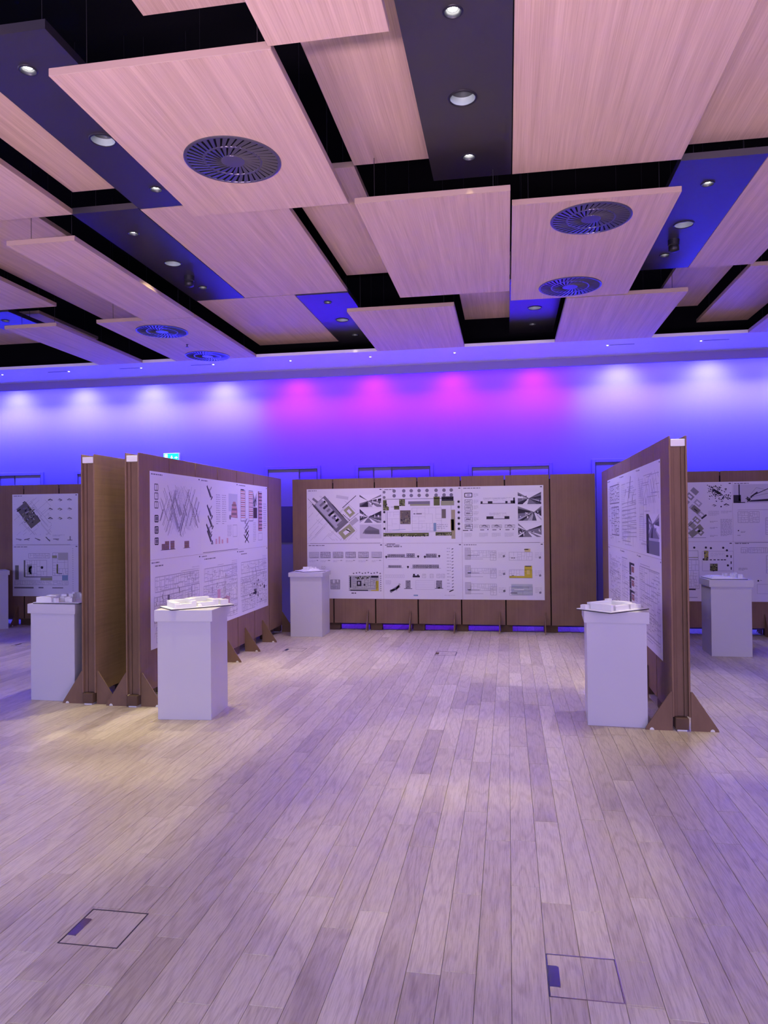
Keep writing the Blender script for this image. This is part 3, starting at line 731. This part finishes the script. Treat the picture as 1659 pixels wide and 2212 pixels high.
def back_bl():
    p = Print((95, 825, 1085, 1545), 4)
    for i, x in enumerate((120, 270, 435, 600, 765, 935)):
        p.rect(x, 935, x + 130, 1010, PALE); p.ly = 2; p.plan(x, 935, x + 130, 1010, 5, LIT if i in (0, 5) else MID, 3.5)
        p.rect(x + 10, 1006, x + 120, 1012, MID); p.ly = 1; p.text(x, 1045, x + 130, 1070, 2, LIT); p.text(x + 100, 1040, x + 130, 1055, 1, MID, .7)
    p.rect(400, 1300, 520, 1420, LIT); p.ly = 2; p.plan(400, 1300, 520, 1420, 4, MID, 4); p.rect(430, 1300, 455, 1345, WHT); p.rect(480, 1300, 500, 1330, WHT); p.ly = 1
    p.rect(650, 1240, 1030, 1445, (.50, .52, .50)); p.ly = 2; p.plan(690, 1260, 1000, 1410, 6, MID, 4)
    for q in ((655, 1428, 885, 1442, INK), (925, 1430, 1020, 1442, YEL), (985, 1310, 1020, 1430, YEL), (740, 1310, 800, 1380, INK), (925, 1245, 1018, 1270, INK), (650, 1255, 668, 1400, INK), (830, 1350, 850, 1375, INK)): p.rect(*q)
    p.ly = 3; p.rect(755, 1325, 780, 1360, LIT)
    for i in range(30): p.dot(720 + p.r.random() * 180, 1255 + p.r.random() * 35, 7, p.r.choice((INK, GRN)))
    p.ly = 1
    for i in range(10): p.dot(700 + i * 38, 1215 - (i % 3) * 6, 10, MID)
    for i in range(8): p.dot(1048, 1250 + i * 27, 8, MID); p.dot(645, 1250 + i * 26, 8, MID)
    p.text(670, 1466, 810, 1482, 1, INK, .7); p.text(280, 1120, 340, 1170, 3, LIT)
    return p
def back_bm():
    p = Print((1090, 815, 2138, 1560), 5)
    p.text(1135, 850, 1420, 880, 1, MID, .5); p.rect(1135, 790 + 27, 1250, 828, MID)
    for x0, x1, y, h in ((1145, 1380, 960, 42), (1400, 1510, 950, 55), (1660, 1800, 955, 50), (1155, 1330, 1108, 34), (1480, 1830, 1100, 48)): p.elev(x0, y, x1, y + h, MID, LIT, max(4, int((x1 - x0) / 24)), 2)
    for x, y in ((1556, 990), (1835, 985), (1418, 1130), (1128, 994), (1645, 994)): p.dot(x, y, 15, INK); p.rect(x - 4, y, x + 4, y + 22, INK)
    p.text(1150, 1030, 1500, 1042, 1, PALE); p.text(1480, 1160, 1800, 1172, 1, PALE)
    for i in range(9): p.frame(1110 + i * 30, 1235, 1128 + i * 30, 1275, 2.5, LIT)
    p.rect(1480, 1245, 1575, 1270, INK); p.rect(1485, 1222, 1510, 1246, INK); p.rect(1540, 1230, 1560, 1246, INK)
    for x in (1610, 1710, 1800, 1860): p.plan(x, 1225, x + 45, 1275, 3, LIT, 3)
    p.text(1115, 1310, 1190, 1370, 6, LIT)
    p.rr(1240, 1425, 150, 34, -32, MID); p.rr(1280, 1400, 110, 26, -58, LIT); p.rr(1210, 1440, 60, 20, -10, INK)
    p.elev(1385, 1310, 1450, 1420, MID, LIT, 3, 6); p.elev(1790, 1310, 1868, 1415, MID, LIT, 5, 7); p.rect(1815, 1400, 1840, 1418, INK)
    p.frame(1520, 1310, 1770, 1430, 2.5, LIT)
    for k in range(3): p.line(1520, 1340 + k * 30, 1770, 1340 + k * 30, 2, PALE)
    for i in range(14): p.text(1935, 880 + i * 42, 2000, 896 + i * 42, 1, LIT, .6); p.rr(2010, 892 + i * 42, 26, 9, -25, MID if i % 3 else INK)
    p.rr(1990, 1445, 60, 14, -25, INK); p.text(1490, 1500, 1610, 1530, 1, BLU, .6); p.text(1900, 1500, 2100, 1520, 1, PALE)
    return p
def back_br():
    p = Print((490, 815, 1595, 1585), 6)
    for y, yl in ((880, 0), (1120, 1), (1350, 2)):
        p.rect(525, y, 600, y + 150, PALE); p.ly = 2; p.plan(525, y, 600, y + 160, 3, LIT, 3); p.plan(600, y + 40 - 20 * (yl == 2), 950, y + 110 + 20 * (yl == 0), 5, LIT, 3.2); p.plan(870, y + 60, 950, y + 170, 3, LIT, 3.5); p.ly = 1
        p.rect(560, y + 96, 720, y + 108, LIT); p.rect(530, y + 150, 770, y + 156, LIT)
        p.frame(1125, y + 60, 1435, y + 170, 4, LIT); p.ly = 2; p.plan(1125, y + 60, 1435, y + 170, 4, LIT, 3); p.ly = 1
        p.text(1155, y + 132, 1220, y + 150, 1, INK, .7)
        for x, w in ((980, 100), (1470, 90)): p.text(x, y + 70, x + w, y + 150, 4, PALE); p.rr(x + w * .75, y + 115 + 20 * (x > 1200), 28, 26, -20, MID)
    p.ly = 2
    p.rect(1335, 895, 1412, 940, (.66, .60, .30)); p.rect(1330, 900, 1385, 912, INK)
    p.poly([(1125, 1290), (1432, 1290), (1432, 1125), (1330, 1125), (1330, 1262), (1125, 1262)][::-1], YEL)
    p.rect(1150, 1372, 1435, 1520, (.52, .58, .62)); p.ly = 3; p.rect(1190, 1440, 1320, 1450, WHT); p.rect(1140, 1485, 1230, 1497, MID); p.rect(1340, 1125, 1420, 1137, INK); p.rect(1360, 1180, 1400, 1240, (.72, .62, .2))
    p.ly = 1
    return p
BG = 'drawings on the back partition'
for f, cx, z, lb in ((back_tl, 0, ZT, 'upper left sheet on the back partition, slanted site plan and three grey views'), (back_tm, 1, ZT, 'upper middle sheet on the back partition, plan with green hedges and rows of round trees'), (back_tr, 2, ZT, 'upper right sheet on the back partition, black sections and three grey perspectives'),
                     (back_bl, 0, ZB, 'lower left sheet on the back partition, six small plans over a yellow edged one'), (back_bm, 1, ZB, 'lower middle sheet on the back partition, long grey elevations'), (back_br, 2, ZB, 'lower right sheet on the back partition, pale plans with a bright yellow corner')):
    poster((-2.922 + cx * 1.14, 10.4485, z), 0, f(), lb, BG)

U = (0, 0, 100, 70)
def left_tl():
    p = Print(U, 11)
    for i, y in enumerate((10, 17, 24, 35, 44, 53)):
        p.plan(8, y, 14, y + 5, 3, MID if i < 3 else INK, .7);
        if i > 2: p.rect(9, y + 1, 13.5, y + 4, MID)
    for a in (-58, 58):
        for i in range(27):
            t = 20 + i * 2.9; L_ = min(44, 46 * math.sin(math.pi * (i + 1) / 28) + 6); cx, cy = t, 31 + p.r.uniform(-4, 4)
            p.rr(cx, cy, L_, p.r.choice((.4, .6, 1.1)), a, p.r.choice((LIT, MID, MID, PALE)))
    p.ly = 2
    for x, y, w, h, a in ((42, 22, 20, 3.2, -58), (50, 26, 22, 3.2, 58), (46, 38, 20, 4, 58), (60, 40, 18, 3, -58), (56, 30, 10, 3, 58), (38, 34, 12, 3, -58), (66, 30, 12, 3, 58)): p.rr(x, y, w, h, a, LIT); p.rr(x + 1, y + 1, w * .8, .7, a, INK)
    p.ly = 1
    for x0, x1, h in ((20, 28, 5), (26, 34, 7), (36, 44, 7), (64, 74, 6)): p.elev(x0, 63 - h, x1, 63, (.25, .14, .13), MID, 5, 3)
    return p
def left_tm():
    p = Print(U, 12)
    for i, (x, y) in enumerate(((20, 12), (20, 30), (22, 40), (18, 48), (20, 54))): p.rr(x, y, 14, 2.2, 50, INK); p.rr(x + 4, y + 2, 12, 1.6, 50, MID); p.rr(x + 5, y - 3, 5, 1.2, -40, MID); p.rr(x + 7, y + 6, 5, 1.4, -40, INK)
    for x in (38, 54): p.text(x, 14, x + 11, 44, 14, LIT)
    p.rect(72, 12, 98, 30, (.58, .60, .70)); p.ly = 2
    p.poly([(78, 36), (82, 24), (85, 20), (92, 20), (97, 28), (98, 37)][::-1], (.45, .26, .25)); p.ly = 3
    for i in range(6): p.rect(81, 23 + i * 2.3, 95, 23.9 + i * 2.3, (.70, .42, .38) if i % 2 else (.16, .12, .12))
    p.dot(76, 36, 2.6, MID); p.ly = 1; p.text(68, 44, 80, 56, 8); p.frame(84, 44, 96, 56, .6, LIT)
    for x, h in ((26, 2), (36, 5), (44, 7), (52, 4), (66, 5)): p.rect(x, 62 - h, x + 4, 62, PNK if x > 30 else MID)
    p.line(5, 69, 98, 69, .6, MID)
    return p
def left_tr():
    p = Print(U, 13)
    for x0 in (8, 34):
        for i in range(13): p.rect(x0, 8 + i * 2.3, x0 + 14, 9.3 + i * 2.3, (.42, .22, .20) if i % 2 else (.68, .40, .38))
        p.frame(x0, 7, x0 + 14, 40, .8, MID)
    p.rect(8, 6, 18, 7.5, INK); p.photo(49, 8, 60, 24, 5); p.rect(49, 25, 62, 37, (.07, .04, .05))
    p.rect(66, 6, 80, 52, PALE); p.ly = 2
    for i in range(11): p.rect(66, 8 + i * 4, 80, 9.4 + i * 4, (.16, .06, .08)); p.rect(67, 10 + i * 4, 79, 11.5 + i * 4, (.66, .30, .34)); p.rect(66, 6.3 + i * 4, 69, 11 + i * 4, (.40, .2, .2))
    p.ly = 1
    p.frame(66, 54, 80, 62, .7, LIT)
    for i in range(9): p.rr(24 + (i % 2) * 5, 40 + i * 2.6, 9, 1.5, -35, INK if i > 3 else MID); p.rr(20 + (i % 3) * 5, 41 + i * 2.6, 7, 1.3, 35, INK if i > 3 else LIT)
    p.text(48, 42, 58, 64, 12); p.text(85, 20, 96, 50, 12)
    return p
def left_b(seed, pink=False, spots=False):
    p = Print(U, seed)
    p.text(8, 4.5, 40, 6.5, 1, MID, .5)
    p.plan(8, 14, 94, 26, 6, LIT, .5); p.plan(6, 30, 60, 50, 7, LIT, .5); p.plan(58, 26, 96, 62, 6, LIT, .5); p.plan(10, 54, 52, 66, 6, LIT, .5)
    p.text(80, 10, 96, 24, 7, PALE)
    p.streets(6, 12, 96, 66, 0, 60, LIT, .45); p.streets(6, 28, 96, 66, 25, 14, PALE, .5)
    for i in range(30):
        x, y = p.r.uniform(8, 92), p.r.uniform(14, 66); p.rect(x, y, x + .7, y + p.r.uniform(1.5, 6), MID if i % 3 else INK)
    if pink:
        p.ly = 2; p.rect(40, 36, 48, 64, PNK); p.poly([(20, 64), (26, 54), (64, 44), (74, 46), (72, 54), (34, 64)][::-1], PNK); p.plan(26, 46, 70, 62, 5, MID, .4)
    if spots:
        p.ly = 2
        for i in range(26): p.dot(p.r.uniform(34, 84), p.r.uniform(36, 60), p.r.uniform(.5, 1.7), INK)
        p.rect(46, 49, 58, 51.5, INK); p.rect(54, 46, 57, 51, INK); p.dot(86, 46, 2.4, INK)
    if not pink and not spots:
        p.ly = 2
        for x, y in ((30, 30), (34, 36), (72, 52), (74, 58), (36, 60), (40, 62)): p.rect(x, y, x + 4, y + 5, (.20, .17, .22)); p.rr(x + 3, y + 3, 6, 1, 50, LGR)
    return p
LG = 'drawings on the long left partition'
for pr, cx, z, lb in ((left_tl(), 0, ZT, 'nearest upper sheet on the long left partition, large diagonal street plan'), (left_tm(), 1, ZT, 'middle upper sheet on the long left partition, small block diagrams and a pink tower'), (left_tr(), 2, ZT, 'farthest upper sheet on the long left partition, towers striped red'),
                      (left_b(14), 0, ZB, 'nearest lower sheet on the long left partition, line plans behind the white model'), (left_b(15, pink=True), 1, ZB, 'middle lower sheet on the long left partition, plan with a pale pink shape'), (left_b(16, spots=True), 2, ZB, 'farthest lower sheet on the long left partition, line plan with black specks')):
    poster((-3.1585 - .01745 * (.21 + cx * 1.14), 6.11 + cx * 1.14, z), R(91.0), pr, lb, LG)

def right_sheet(kind, seed):
    p = Print(U, seed)
    p.streets(5, 6, 95, 66, 0, 50, LIT, .5); p.text(6, 10, 30, 30, 12, PALE)
    if kind == 'plan':
        p.plan(20, 8, 92, 26, 6, MID, .7); p.plan(34, 30, 88, 58, 6, MID, .7); p.text(5, 12, 14, 60, 30, PALE)
        for i in range(24): p.dot(p.r.uniform(20, 94), p.r.uniform(8, 64), p.r.uniform(.5, 1.4), p.r.choice((INK, MID)))
    elif kind == 'lines':
        p.rr(60, 14, 22, 2, -60, INK); p.rr(52, 22, 16, 1.4, -60, MID); p.rr(68, 20, 16, 1.4, 60, LIT); p.rr(34, 18, 10, 1.2, -40, MID); p.rr(76, 24, 12, 2, -60, MID)
        for i in range(10): p.line(10, 28 + i * 3.4, 94, 26 + i * 3.4, .7, LIT)
        p.plan(12, 34, 60, 62, 5, LIT, .7)
    elif kind == 'photo':
        p.streets(6, 6, 94, 30, 55, 30, LIT, .8); p.rect(42, 38, 92, 58, LIT); p.ly = 2; p.rect(42, 38, 52, 68, INK); p.rect(46, 58, 94, 68, (.20, .2, .26)); p.photo(52, 38, 94, 56, 4)
        p.ly = 1; p.text(8, 40, 34, 60, 12, PALE)
    elif kind == 'dots':
        for i in range(70): x, y = p.r.uniform(6, 94), p.r.uniform(6, 66); p.rect(x, y, x + p.r.uniform(.6, 2), y + p.r.uniform(1, 4), p.r.choice((INK, MID, LIT)))
        p.plan(20, 14, 90, 60, 7, LIT, .5)
    elif kind == 'strip':
        p.plan(6, 8, 40, 62, 6, LIT, .6)
        for y in (10, 22, 34): p.rect(52, y, 62, y + 11, INK); p.rect(62, y, 80, y + 2, INK); p.rect(64, y + 3, 78, y + 8, (.36, .16, .15))
        p.rect(54, 45, 80, 64, (.30, .18, .2)); p.ly = 2; p.rect(60, 47, 78, 62, LIT); p.ly = 1; p.text(84, 20, 96, 60, 16, PALE)
    else:
        p.plan(8, 10, 92, 60, 7, LIT, .6); p.text(40, 62, 92, 66, 2)
    return p
RG = 'drawings on the right partition'
c_, s_ = math.cos(R(-90.65)), math.sin(R(-90.65))
for k, cx, z, lb in (('plan', 0, ZT, 'farthest upper sheet on the right partition, framed plans'), ('lines', 1, ZT, 'middle upper sheet on the right partition, fine lines and slanted dashes'), ('photo', 2, ZT, 'nearest upper sheet on the right partition, dark picture at its lower edge'),
                     ('dots', 0, ZB, 'farthest lower sheet on the right partition, speckled plan above the white model'), ('strip', 1, ZB, 'middle lower sheet on the right partition, stacked dark red sections'), ('plain', 2, ZB, 'nearest lower sheet on the right partition, pale plans behind the plinth')):
    t = .64 + cx * 1.14
    poster((1.25 + c_ * t + s_ * .0016, 10.16 + s_ * t - c_ * .0016, z), R(-90.65), right_sheet(k, 30 + cx + int(z * 10)), lb, RG)

# far left partition
p = Print((50, 80, 1400, 1105), 41)
p.streets(90, 150, 860, 900, 50, 44, LIT, 5); p.streets(90, 150, 860, 900, -42, 12, LIT, 5)
p.ly = 2; p.rr(385, 500, 500, 250, 52, (.16, .15, .14)); p.ly = 3
for i in range(46): p.rr(385 + p.r.uniform(-150, 150) * .8, 500 + p.r.uniform(-160, 160), 40, 16, p.r.choice((52, -38)), p.r.choice((LGR, INK, MID, LIT)))
p.rr(430, 400, 150, 12, 52, WHT); p.rr(590, 560, 130, 12, 60, INK); p.rr(290, 240, 60, 20, -38, INK); p.rr(185, 400, 90, 26, -30, INK)
p.ly = 1
for i in range(9): p.axo(830 + (i % 3) * 195, 175 + (i // 3) * 185, 62, INK if i in (0, 3, 6) else LGR if i in (4, 7) else MID, i)
for i, x in enumerate((130, 300, 520, 730, 900)): p.rr(x + 50, 985, 120, 14, (8, -12, 20, 45, 0)[i], INK if i in (1, 3) else MID); p.rr(x + 70, 1000, 60, 22, 20, LIT)
p.rect(1180, 1000, 1280, 1015, MID); p.rect(1225, 930, 1245, 1000, MID); p.text(880, 900, 1130, 940, 2); p.line(120, 1098, 1240, 1098, 6, MID)
poster((-7.745, 10.4485, ZT), 0, p, 'upper sheet on the far left partition, dark tilted block and nine small diagrams', 'drawings on the far left partition')
p = Print((70, 1110, 1410, 2100), 42)
p.plan(330, 1400, 770, 1720, 5, LIT, 6); p.plan(400, 1270, 830, 1360, 5, LIT, 6); p.plan(890, 1260, 1200, 1700, 5, LIT, 6); p.plan(110, 1800, 1200, 1880, 6, LIT, 5)
p.ly = 2
for q in ((300, 1400, 330, 1730, (.16, .16, .15)), (120, 1500, 195, 1780, (.20, .2, .17)), (330, 1715, 880, 1735, MID), (970, 1480, 1000, 1660, GRN), (1000, 1655, 1080, 1670, MID), (360, 1480, 470, 1680, (.48, .50, .46)), (640, 1740, 880, 1790, LGR), (1080, 1690, 1200, 1790, BLU), (880, 1310, 980, 1360, LGR), (1000, 1260, 1195, 1400, (.52, .53, .50)), (100, 1920, 500, 1950, MID), (600, 1920, 700, 1945, MID), (880, 1925, 1100, 1945, MID)): p.rect(*q)
p.dot(672, 1543, 27, INK, 12); p.ly = 3
for i in range(14): p.rect(365 + p.r.random() * 90, 1490 + p.r.random() * 180, 420 + p.r.random() * 50, 1500 + p.r.random() * 180, MID)
for i in range(20): p.dot(1300, 1180 + i * 42, 9, LIT)
poster((-7.745, 10.4485, ZB), 0, p, 'lower sheet on the far left partition, courtyard plan with one black dot', 'drawings on the far left partition')

# far right partition
def fr(kind):
    if kind == 0:
        p = Print((-700, 80, 830, 1130), 51)
        p.site(-650, 130, 380, 1060, 42, 120, 5, ((.30, .30, .30), LIT, (.36, .36, .28)), .72, .12); p.rect(30, 1055, 370, 1062, MID)
        p.ly = 2; p.rr(200, 560, 150, 90, 42, (.22, .22, .18)); p.rr(200, 940, 260, 110, -38, (.26, .27, .20)); p.rr(340, 690, 110, 30, -38, INK); p.ly = 3; p.rr(215, 920, 60, 30, -38, WHT); p.rr(200, 570, 70, 16, 42, INK)
        for i in range(12): p.dot(50 + i * 15, 880 - i * 14, 8, INK)
        p.ly = 1
        for i in range(150):
            a, b = p.r.gauss(0, 150), p.r.gauss(0, 55); X, Y = 560 + a * .8 - b * .5, 260 + a * .45 + b
            if 400 < X < 810 and 135 < Y < 430: p.rr(X, Y, p.r.uniform(10, 30), p.r.uniform(8, 16), 35, INK)
        p.rr(560, 250, 130, 40, 35, INK); p.axo(510, 470, 50, MID, 1); p.axo(720, 460, 60, INK, 2); p.dot(635, 515, 14, INK)
        p.text(415, 590, 600, 680, 6, LIT); p.text(630, 590, 815, 640, 3, LIT); p.text(620, 735, 815, 1040, 16, LIT, .55)
        for y in (770, 880, 1020): p.text(440, y, 570, y + 30, 2, MID)
        return p
    if kind == 1:
        p = Print((850, 80, 2380, 1130), 52)
        p.rect(862, 130, 1500, 460, PALE); p.ly = 2; p.rect(862, 315, 990, 455, INK); p.rect(952, 130, 972, 400, INK); p.rect(862, 440, 1060, 455, INK); p.dot(968, 400, 22, WHT)
        p.line(1160, 340, 1500, 190, 12, INK); p.line(1160, 350, 1270, 270, 24, INK); p.line(1170, 350, 1500, 280, 6, MID); p.line(1160, 300, 1250, 190, 5, MID); p.line(1250, 190, 1400, 230, 5, MID); p.poly([(1150, 435), (1150, 410), (1500, 385), (1500, 430)], INK)
        for i in range(26): p.dot(p.r.gauss(1115, 28), p.r.gauss(400, 26), 10, INK)
        p.ly = 1; p.line(930, 580, 1500, 578, 8, LIT); p.plan(935, 610, 1110, 800, 5, LIT, 6); p.plan(1130, 610, 1290, 800, 5, LIT, 6); p.plan(1400, 720, 1500, 1010, 4, LIT, 6)
        p.plan(1550, 560, 2300, 1000, 6, LIT, 6); p.photo(1600, 140, 2300, 450, 9)
        p.dot(940, 940, 12, INK); p.text(980, 955, 1060, 985, 2, MID); p.text(920, 1020, 990, 1040, 1, MID)
        return p
    if kind == 2:
        p = Print((-700, 1135, 830, 2170), 53)
        p.plan(-600, 1250, 0, 1900, 6, LIT, 6); p.plan(50, 1450, 240, 1950, 5, LIT, 6); p.frame(300, 1300, 830, 1640, 6, LIT)
        for x, y in ((165, 1235), (365, 1235), (450, 1245), (660, 1240), (722, 1285), (725, 1383), (735, 1545), (325, 1440), (-100, 1240)): p.dot(x, y, 20, INK)
        for x in (380, 445, 510, 575, 635, 685): p.rect(x - 20, 1440, x + 20, 1456, INK)
        for y in (1395, 1500, 1600): p.rect(782, y - 25, 800, y + 20, INK)
        p.rect(330, 1290, 405, 1460, (.34, .34, .16)); p.rect(430, 1515, 560, 1645, GRN); p.rect(45, 1400, 230, 1414, LGR); p.rect(45, 1950, 180, 1975, INK); p.ly = 2
        for i in range(26): p.dot(p.r.uniform(435, 555), p.r.uniform(1520, 1640), 12, p.r.choice((INK, LGR)))
        for i in range(14): p.dot(p.r.uniform(335, 400), p.r.uniform(1300, 1455), 11, p.r.choice((INK, YEL)))
        p.ly = 1; p.frame(50, 1290, 230, 1440, 5, MID); p.rect(45, 2100, 210, 2108, MID); p.text(440, 1330, 690, 1400, 3, PALE)
        return p
    p = Print((850, 1135, 2380, 2170), 54)
    p.line(870, 1152, 1500, 1150, 8, MID); p.plan(980, 1240, 1090, 1330, 4, LIT, 6); p.plan(1110, 1240, 1420, 1330, 6, LIT, 6); p.plan(1400, 1380, 1500, 1680, 4, LIT, 6); p.plan(1550, 1300, 2300, 1800, 6, LIT, 6)
    p.text(930, 1590, 1080, 1640, 3, MID); p.dot(1260, 1810, 16, INK); p.text(1290, 1800, 1360, 1820, 1, MID); p.frame(1240, 1870, 1500, 2030, 5, LIT)
    return p
for k, x, z, lb in ((0, 1.838, ZT, 'upper sheet on the far right partition, black speckled plan beside tilted blocks'), (1, 2.978, ZT, 'upper sheet on the far right partition at the view edge, black perspective sketch'), (2, 1.838, ZB, 'lower sheet on the far right partition, plan with green patches and tree dots'), (3, 2.978, ZB, 'lower sheet on the far right partition at the view edge, pale line plans')):
    poster((x, 10.4485, z), 0, fr(k), lb, 'drawings on the far right partition')

# ------------------------------------------------------------------ plinths and models
def plinth(x, y, rz, w, h, lid, label):
    r = empty('plinth', (x, y, 0), R(rz)); tag(r, label, 'plinth', 'white plinths for the models')
    b = MB(); b.box(-w / 2 + .006, w / 2 - .006, -w / 2 + .006, w / 2 - .006, 0, h - .02, .002); b.build('body', PLINTH, r)
    b = MB(); e = .012
    b.box(-w / 2 - e, w / 2 + e, -w / 2 - e, w / 2 + e, h - .006, h, .0015)
    for q in ((-w / 2 - e, w / 2 + e, -w / 2 - e, -w / 2), (-w / 2 - e, w / 2 + e, w / 2, w / 2 + e), (-w / 2 - e, -w / 2, -w / 2, w / 2), (w / 2, w / 2 + e, -w / 2, w / 2)): b.box(*q, h - lid, h - .005)
    b.build('lid', PLINTH, r)
    return r
plinth(-2.613, 5.792, 4.6, .456, .888, .092, 'white plinth in front of the long left partition, carrying a block model')
plinth(.822, 6.038, -3.4, .452, .880, .088, 'white plinth beside the right partition, carrying a block model on a dark edged board')
plinth(-4.052, 6.238, -3.0, .462, .872, .085, 'white plinth left of the ribbed partition, lower left, carrying a long model')
plinth(-2.757, 9.99, .5, .462, .885, .060, 'white plinth at the left of the back partition, carrying a small hilly model')
plinth(2.502, 9.098, -.6, .448, .872, .080, 'white plinth at the far right behind the right partition, carrying a terraced model')
plinth(-7.862, 10.08, 44, .460, .885, .065, 'white plinth cut by the left edge of the view, without a visible model')

def model(x, y, z, rz, w, d, label):
    r = empty('architectural_model', (x, y, z), R(rz)); tag(r, label, 'model', 'white architectural models')
    b = MB(); b.box(-w / 2, w / 2, -d / 2, d / 2, 0, .007); b.build('base_board', EDGE, r)
    b = MB(); b.box(-w / 2, w / 2, -d / 2, d / 2, .0072, .012); b.build('ground', MODEL, r)
    return r
def blocks(r, L_):
    for (x, y, w, d, h, a) in L_:
        b = MB(); b.rbox(x, y, w, d, R(a), .012, .012 + h); b.build('building', MODEL, r)
m = model(-2.58, 5.80, .888, 45.5, .54, .27, 'white city block model on the plinth before the long left partition')
blocks(m, [(-.16, -.09, .14, .05, .030, 0), (-.21, -.02, .05, .16, .042, 0), (-.13, .085, .18, .05, .050, 0), (-.06, .01, .05, .12, .060, 0), (.04, -.075, .15, .045, .032, 0), (.05, .085, .16, .05, .060, 0), (.13, .0, .05, .15, .045, 0),
           (.205, -.06, .07, .06, .040, 0), (.215, .06, .06, .09, .034, 0), (-.07, -.085, .04, .05, .050, 0), (.03, .015, .06, .05, .026, 0), (-.15, .01, .04, .06, .02, 0)])
b = MB(); b.mesh([(.02 * math.cos(a) * math.cos(t) - .02, .02 * math.sin(a) * math.cos(t) - .105, .012 + .024 * math.sin(t)) for t in (0, .5, 1.0, 1.5) for a in [2 * math.pi * i / 10 for i in range(10)]],
                  [(k * 10 + i, k * 10 + (i + 1) % 10, k * 10 + 10 + (i + 1) % 10, k * 10 + 10 + i) for k in range(3) for i in range(10)]); b.build('dome', MODEL, m, smooth=True)
m = model(.80, 5.935, .880, 43, .45, .33, 'white courtyard block model on the plinth beside the right partition')
blocks(m, [(-.15, -.03, .05, .20, .046, 0), (-.05, -.105, .20, .05, .034, 0), (.07, -.10, .08, .06, .040, 0), (.10, .0, .05, .17, .044, 0), (-.03, .10, .24, .05, .046, 0), (-.04, .0, .09, .07, .022, 0), (.175, .04, .05, .14, .036, 0), (.15, -.10, .06, .05, .028, 0), (-.19, .11, .05, .05, .030, 0), (.10, .125, .05, .03, .056, 0)])
m = model(-4.03, 6.20, .872, -1, .46, .36, 'white model with a long block and a crowd of small houses, lower left plinth')
blocks(m, [(-.14, -.12, .15, .07, .046, 0), (-.15, .0, .10, .06, .05, 0)])
g = random.Random(5)
blocks(m, [(g.uniform(-.03, .20), g.uniform(-.15, .15), g.uniform(.025, .05), g.uniform(.025, .05), g.uniform(.03, .065), g.uniform(0, 80)) for _ in range(22)])
m = model(-2.757, 10.0, .885, 38, .34, .30, 'small white hilly model on the plinth at the left of the back partition')
b = MB(); n = 14
for k in range(5): b.prism([((.15 - .026 * k) * (1 + .12 * math.sin(3 * a + k)) * math.cos(a), (.13 - .022 * k) * (1 + .12 * math.cos(2 * a + k)) * math.sin(a)) for a in [2 * math.pi * i / n for i in range(n)]], .012 + .009 * k, .0225 + .009 * k, .92)
b.build('hill', MODEL, m)
blocks(m, [(g.uniform(-.10, .10), g.uniform(-.08, .08), g.uniform(.02, .045), g.uniform(.02, .04), g.uniform(.03, .06), g.uniform(0, 80)) for _ in range(14)])
m = model(2.49, 9.12, .872, 3, .40, .38, 'white terraced model with tiny houses on the right rear plinth')
b = MB()
for k in range(3): b.prism([(-.19 + .02 * k, -.17 + .03 * k), (.04 - .03 * k, -.17 + .02 * k), (.02 - .03 * k, .16 - .03 * k), (-.19 + .02 * k, .16 - .02 * k)], .012 + .007 * k, .0195 + .007 * k)
b.build('terrace', MODEL, m)
blocks(m, [(g.uniform(.02, .18), g.uniform(-.16, .16), g.uniform(.015, .035), g.uniform(.015, .03), g.uniform(.02, .05), g.uniform(0, 80)) for _ in range(26)])
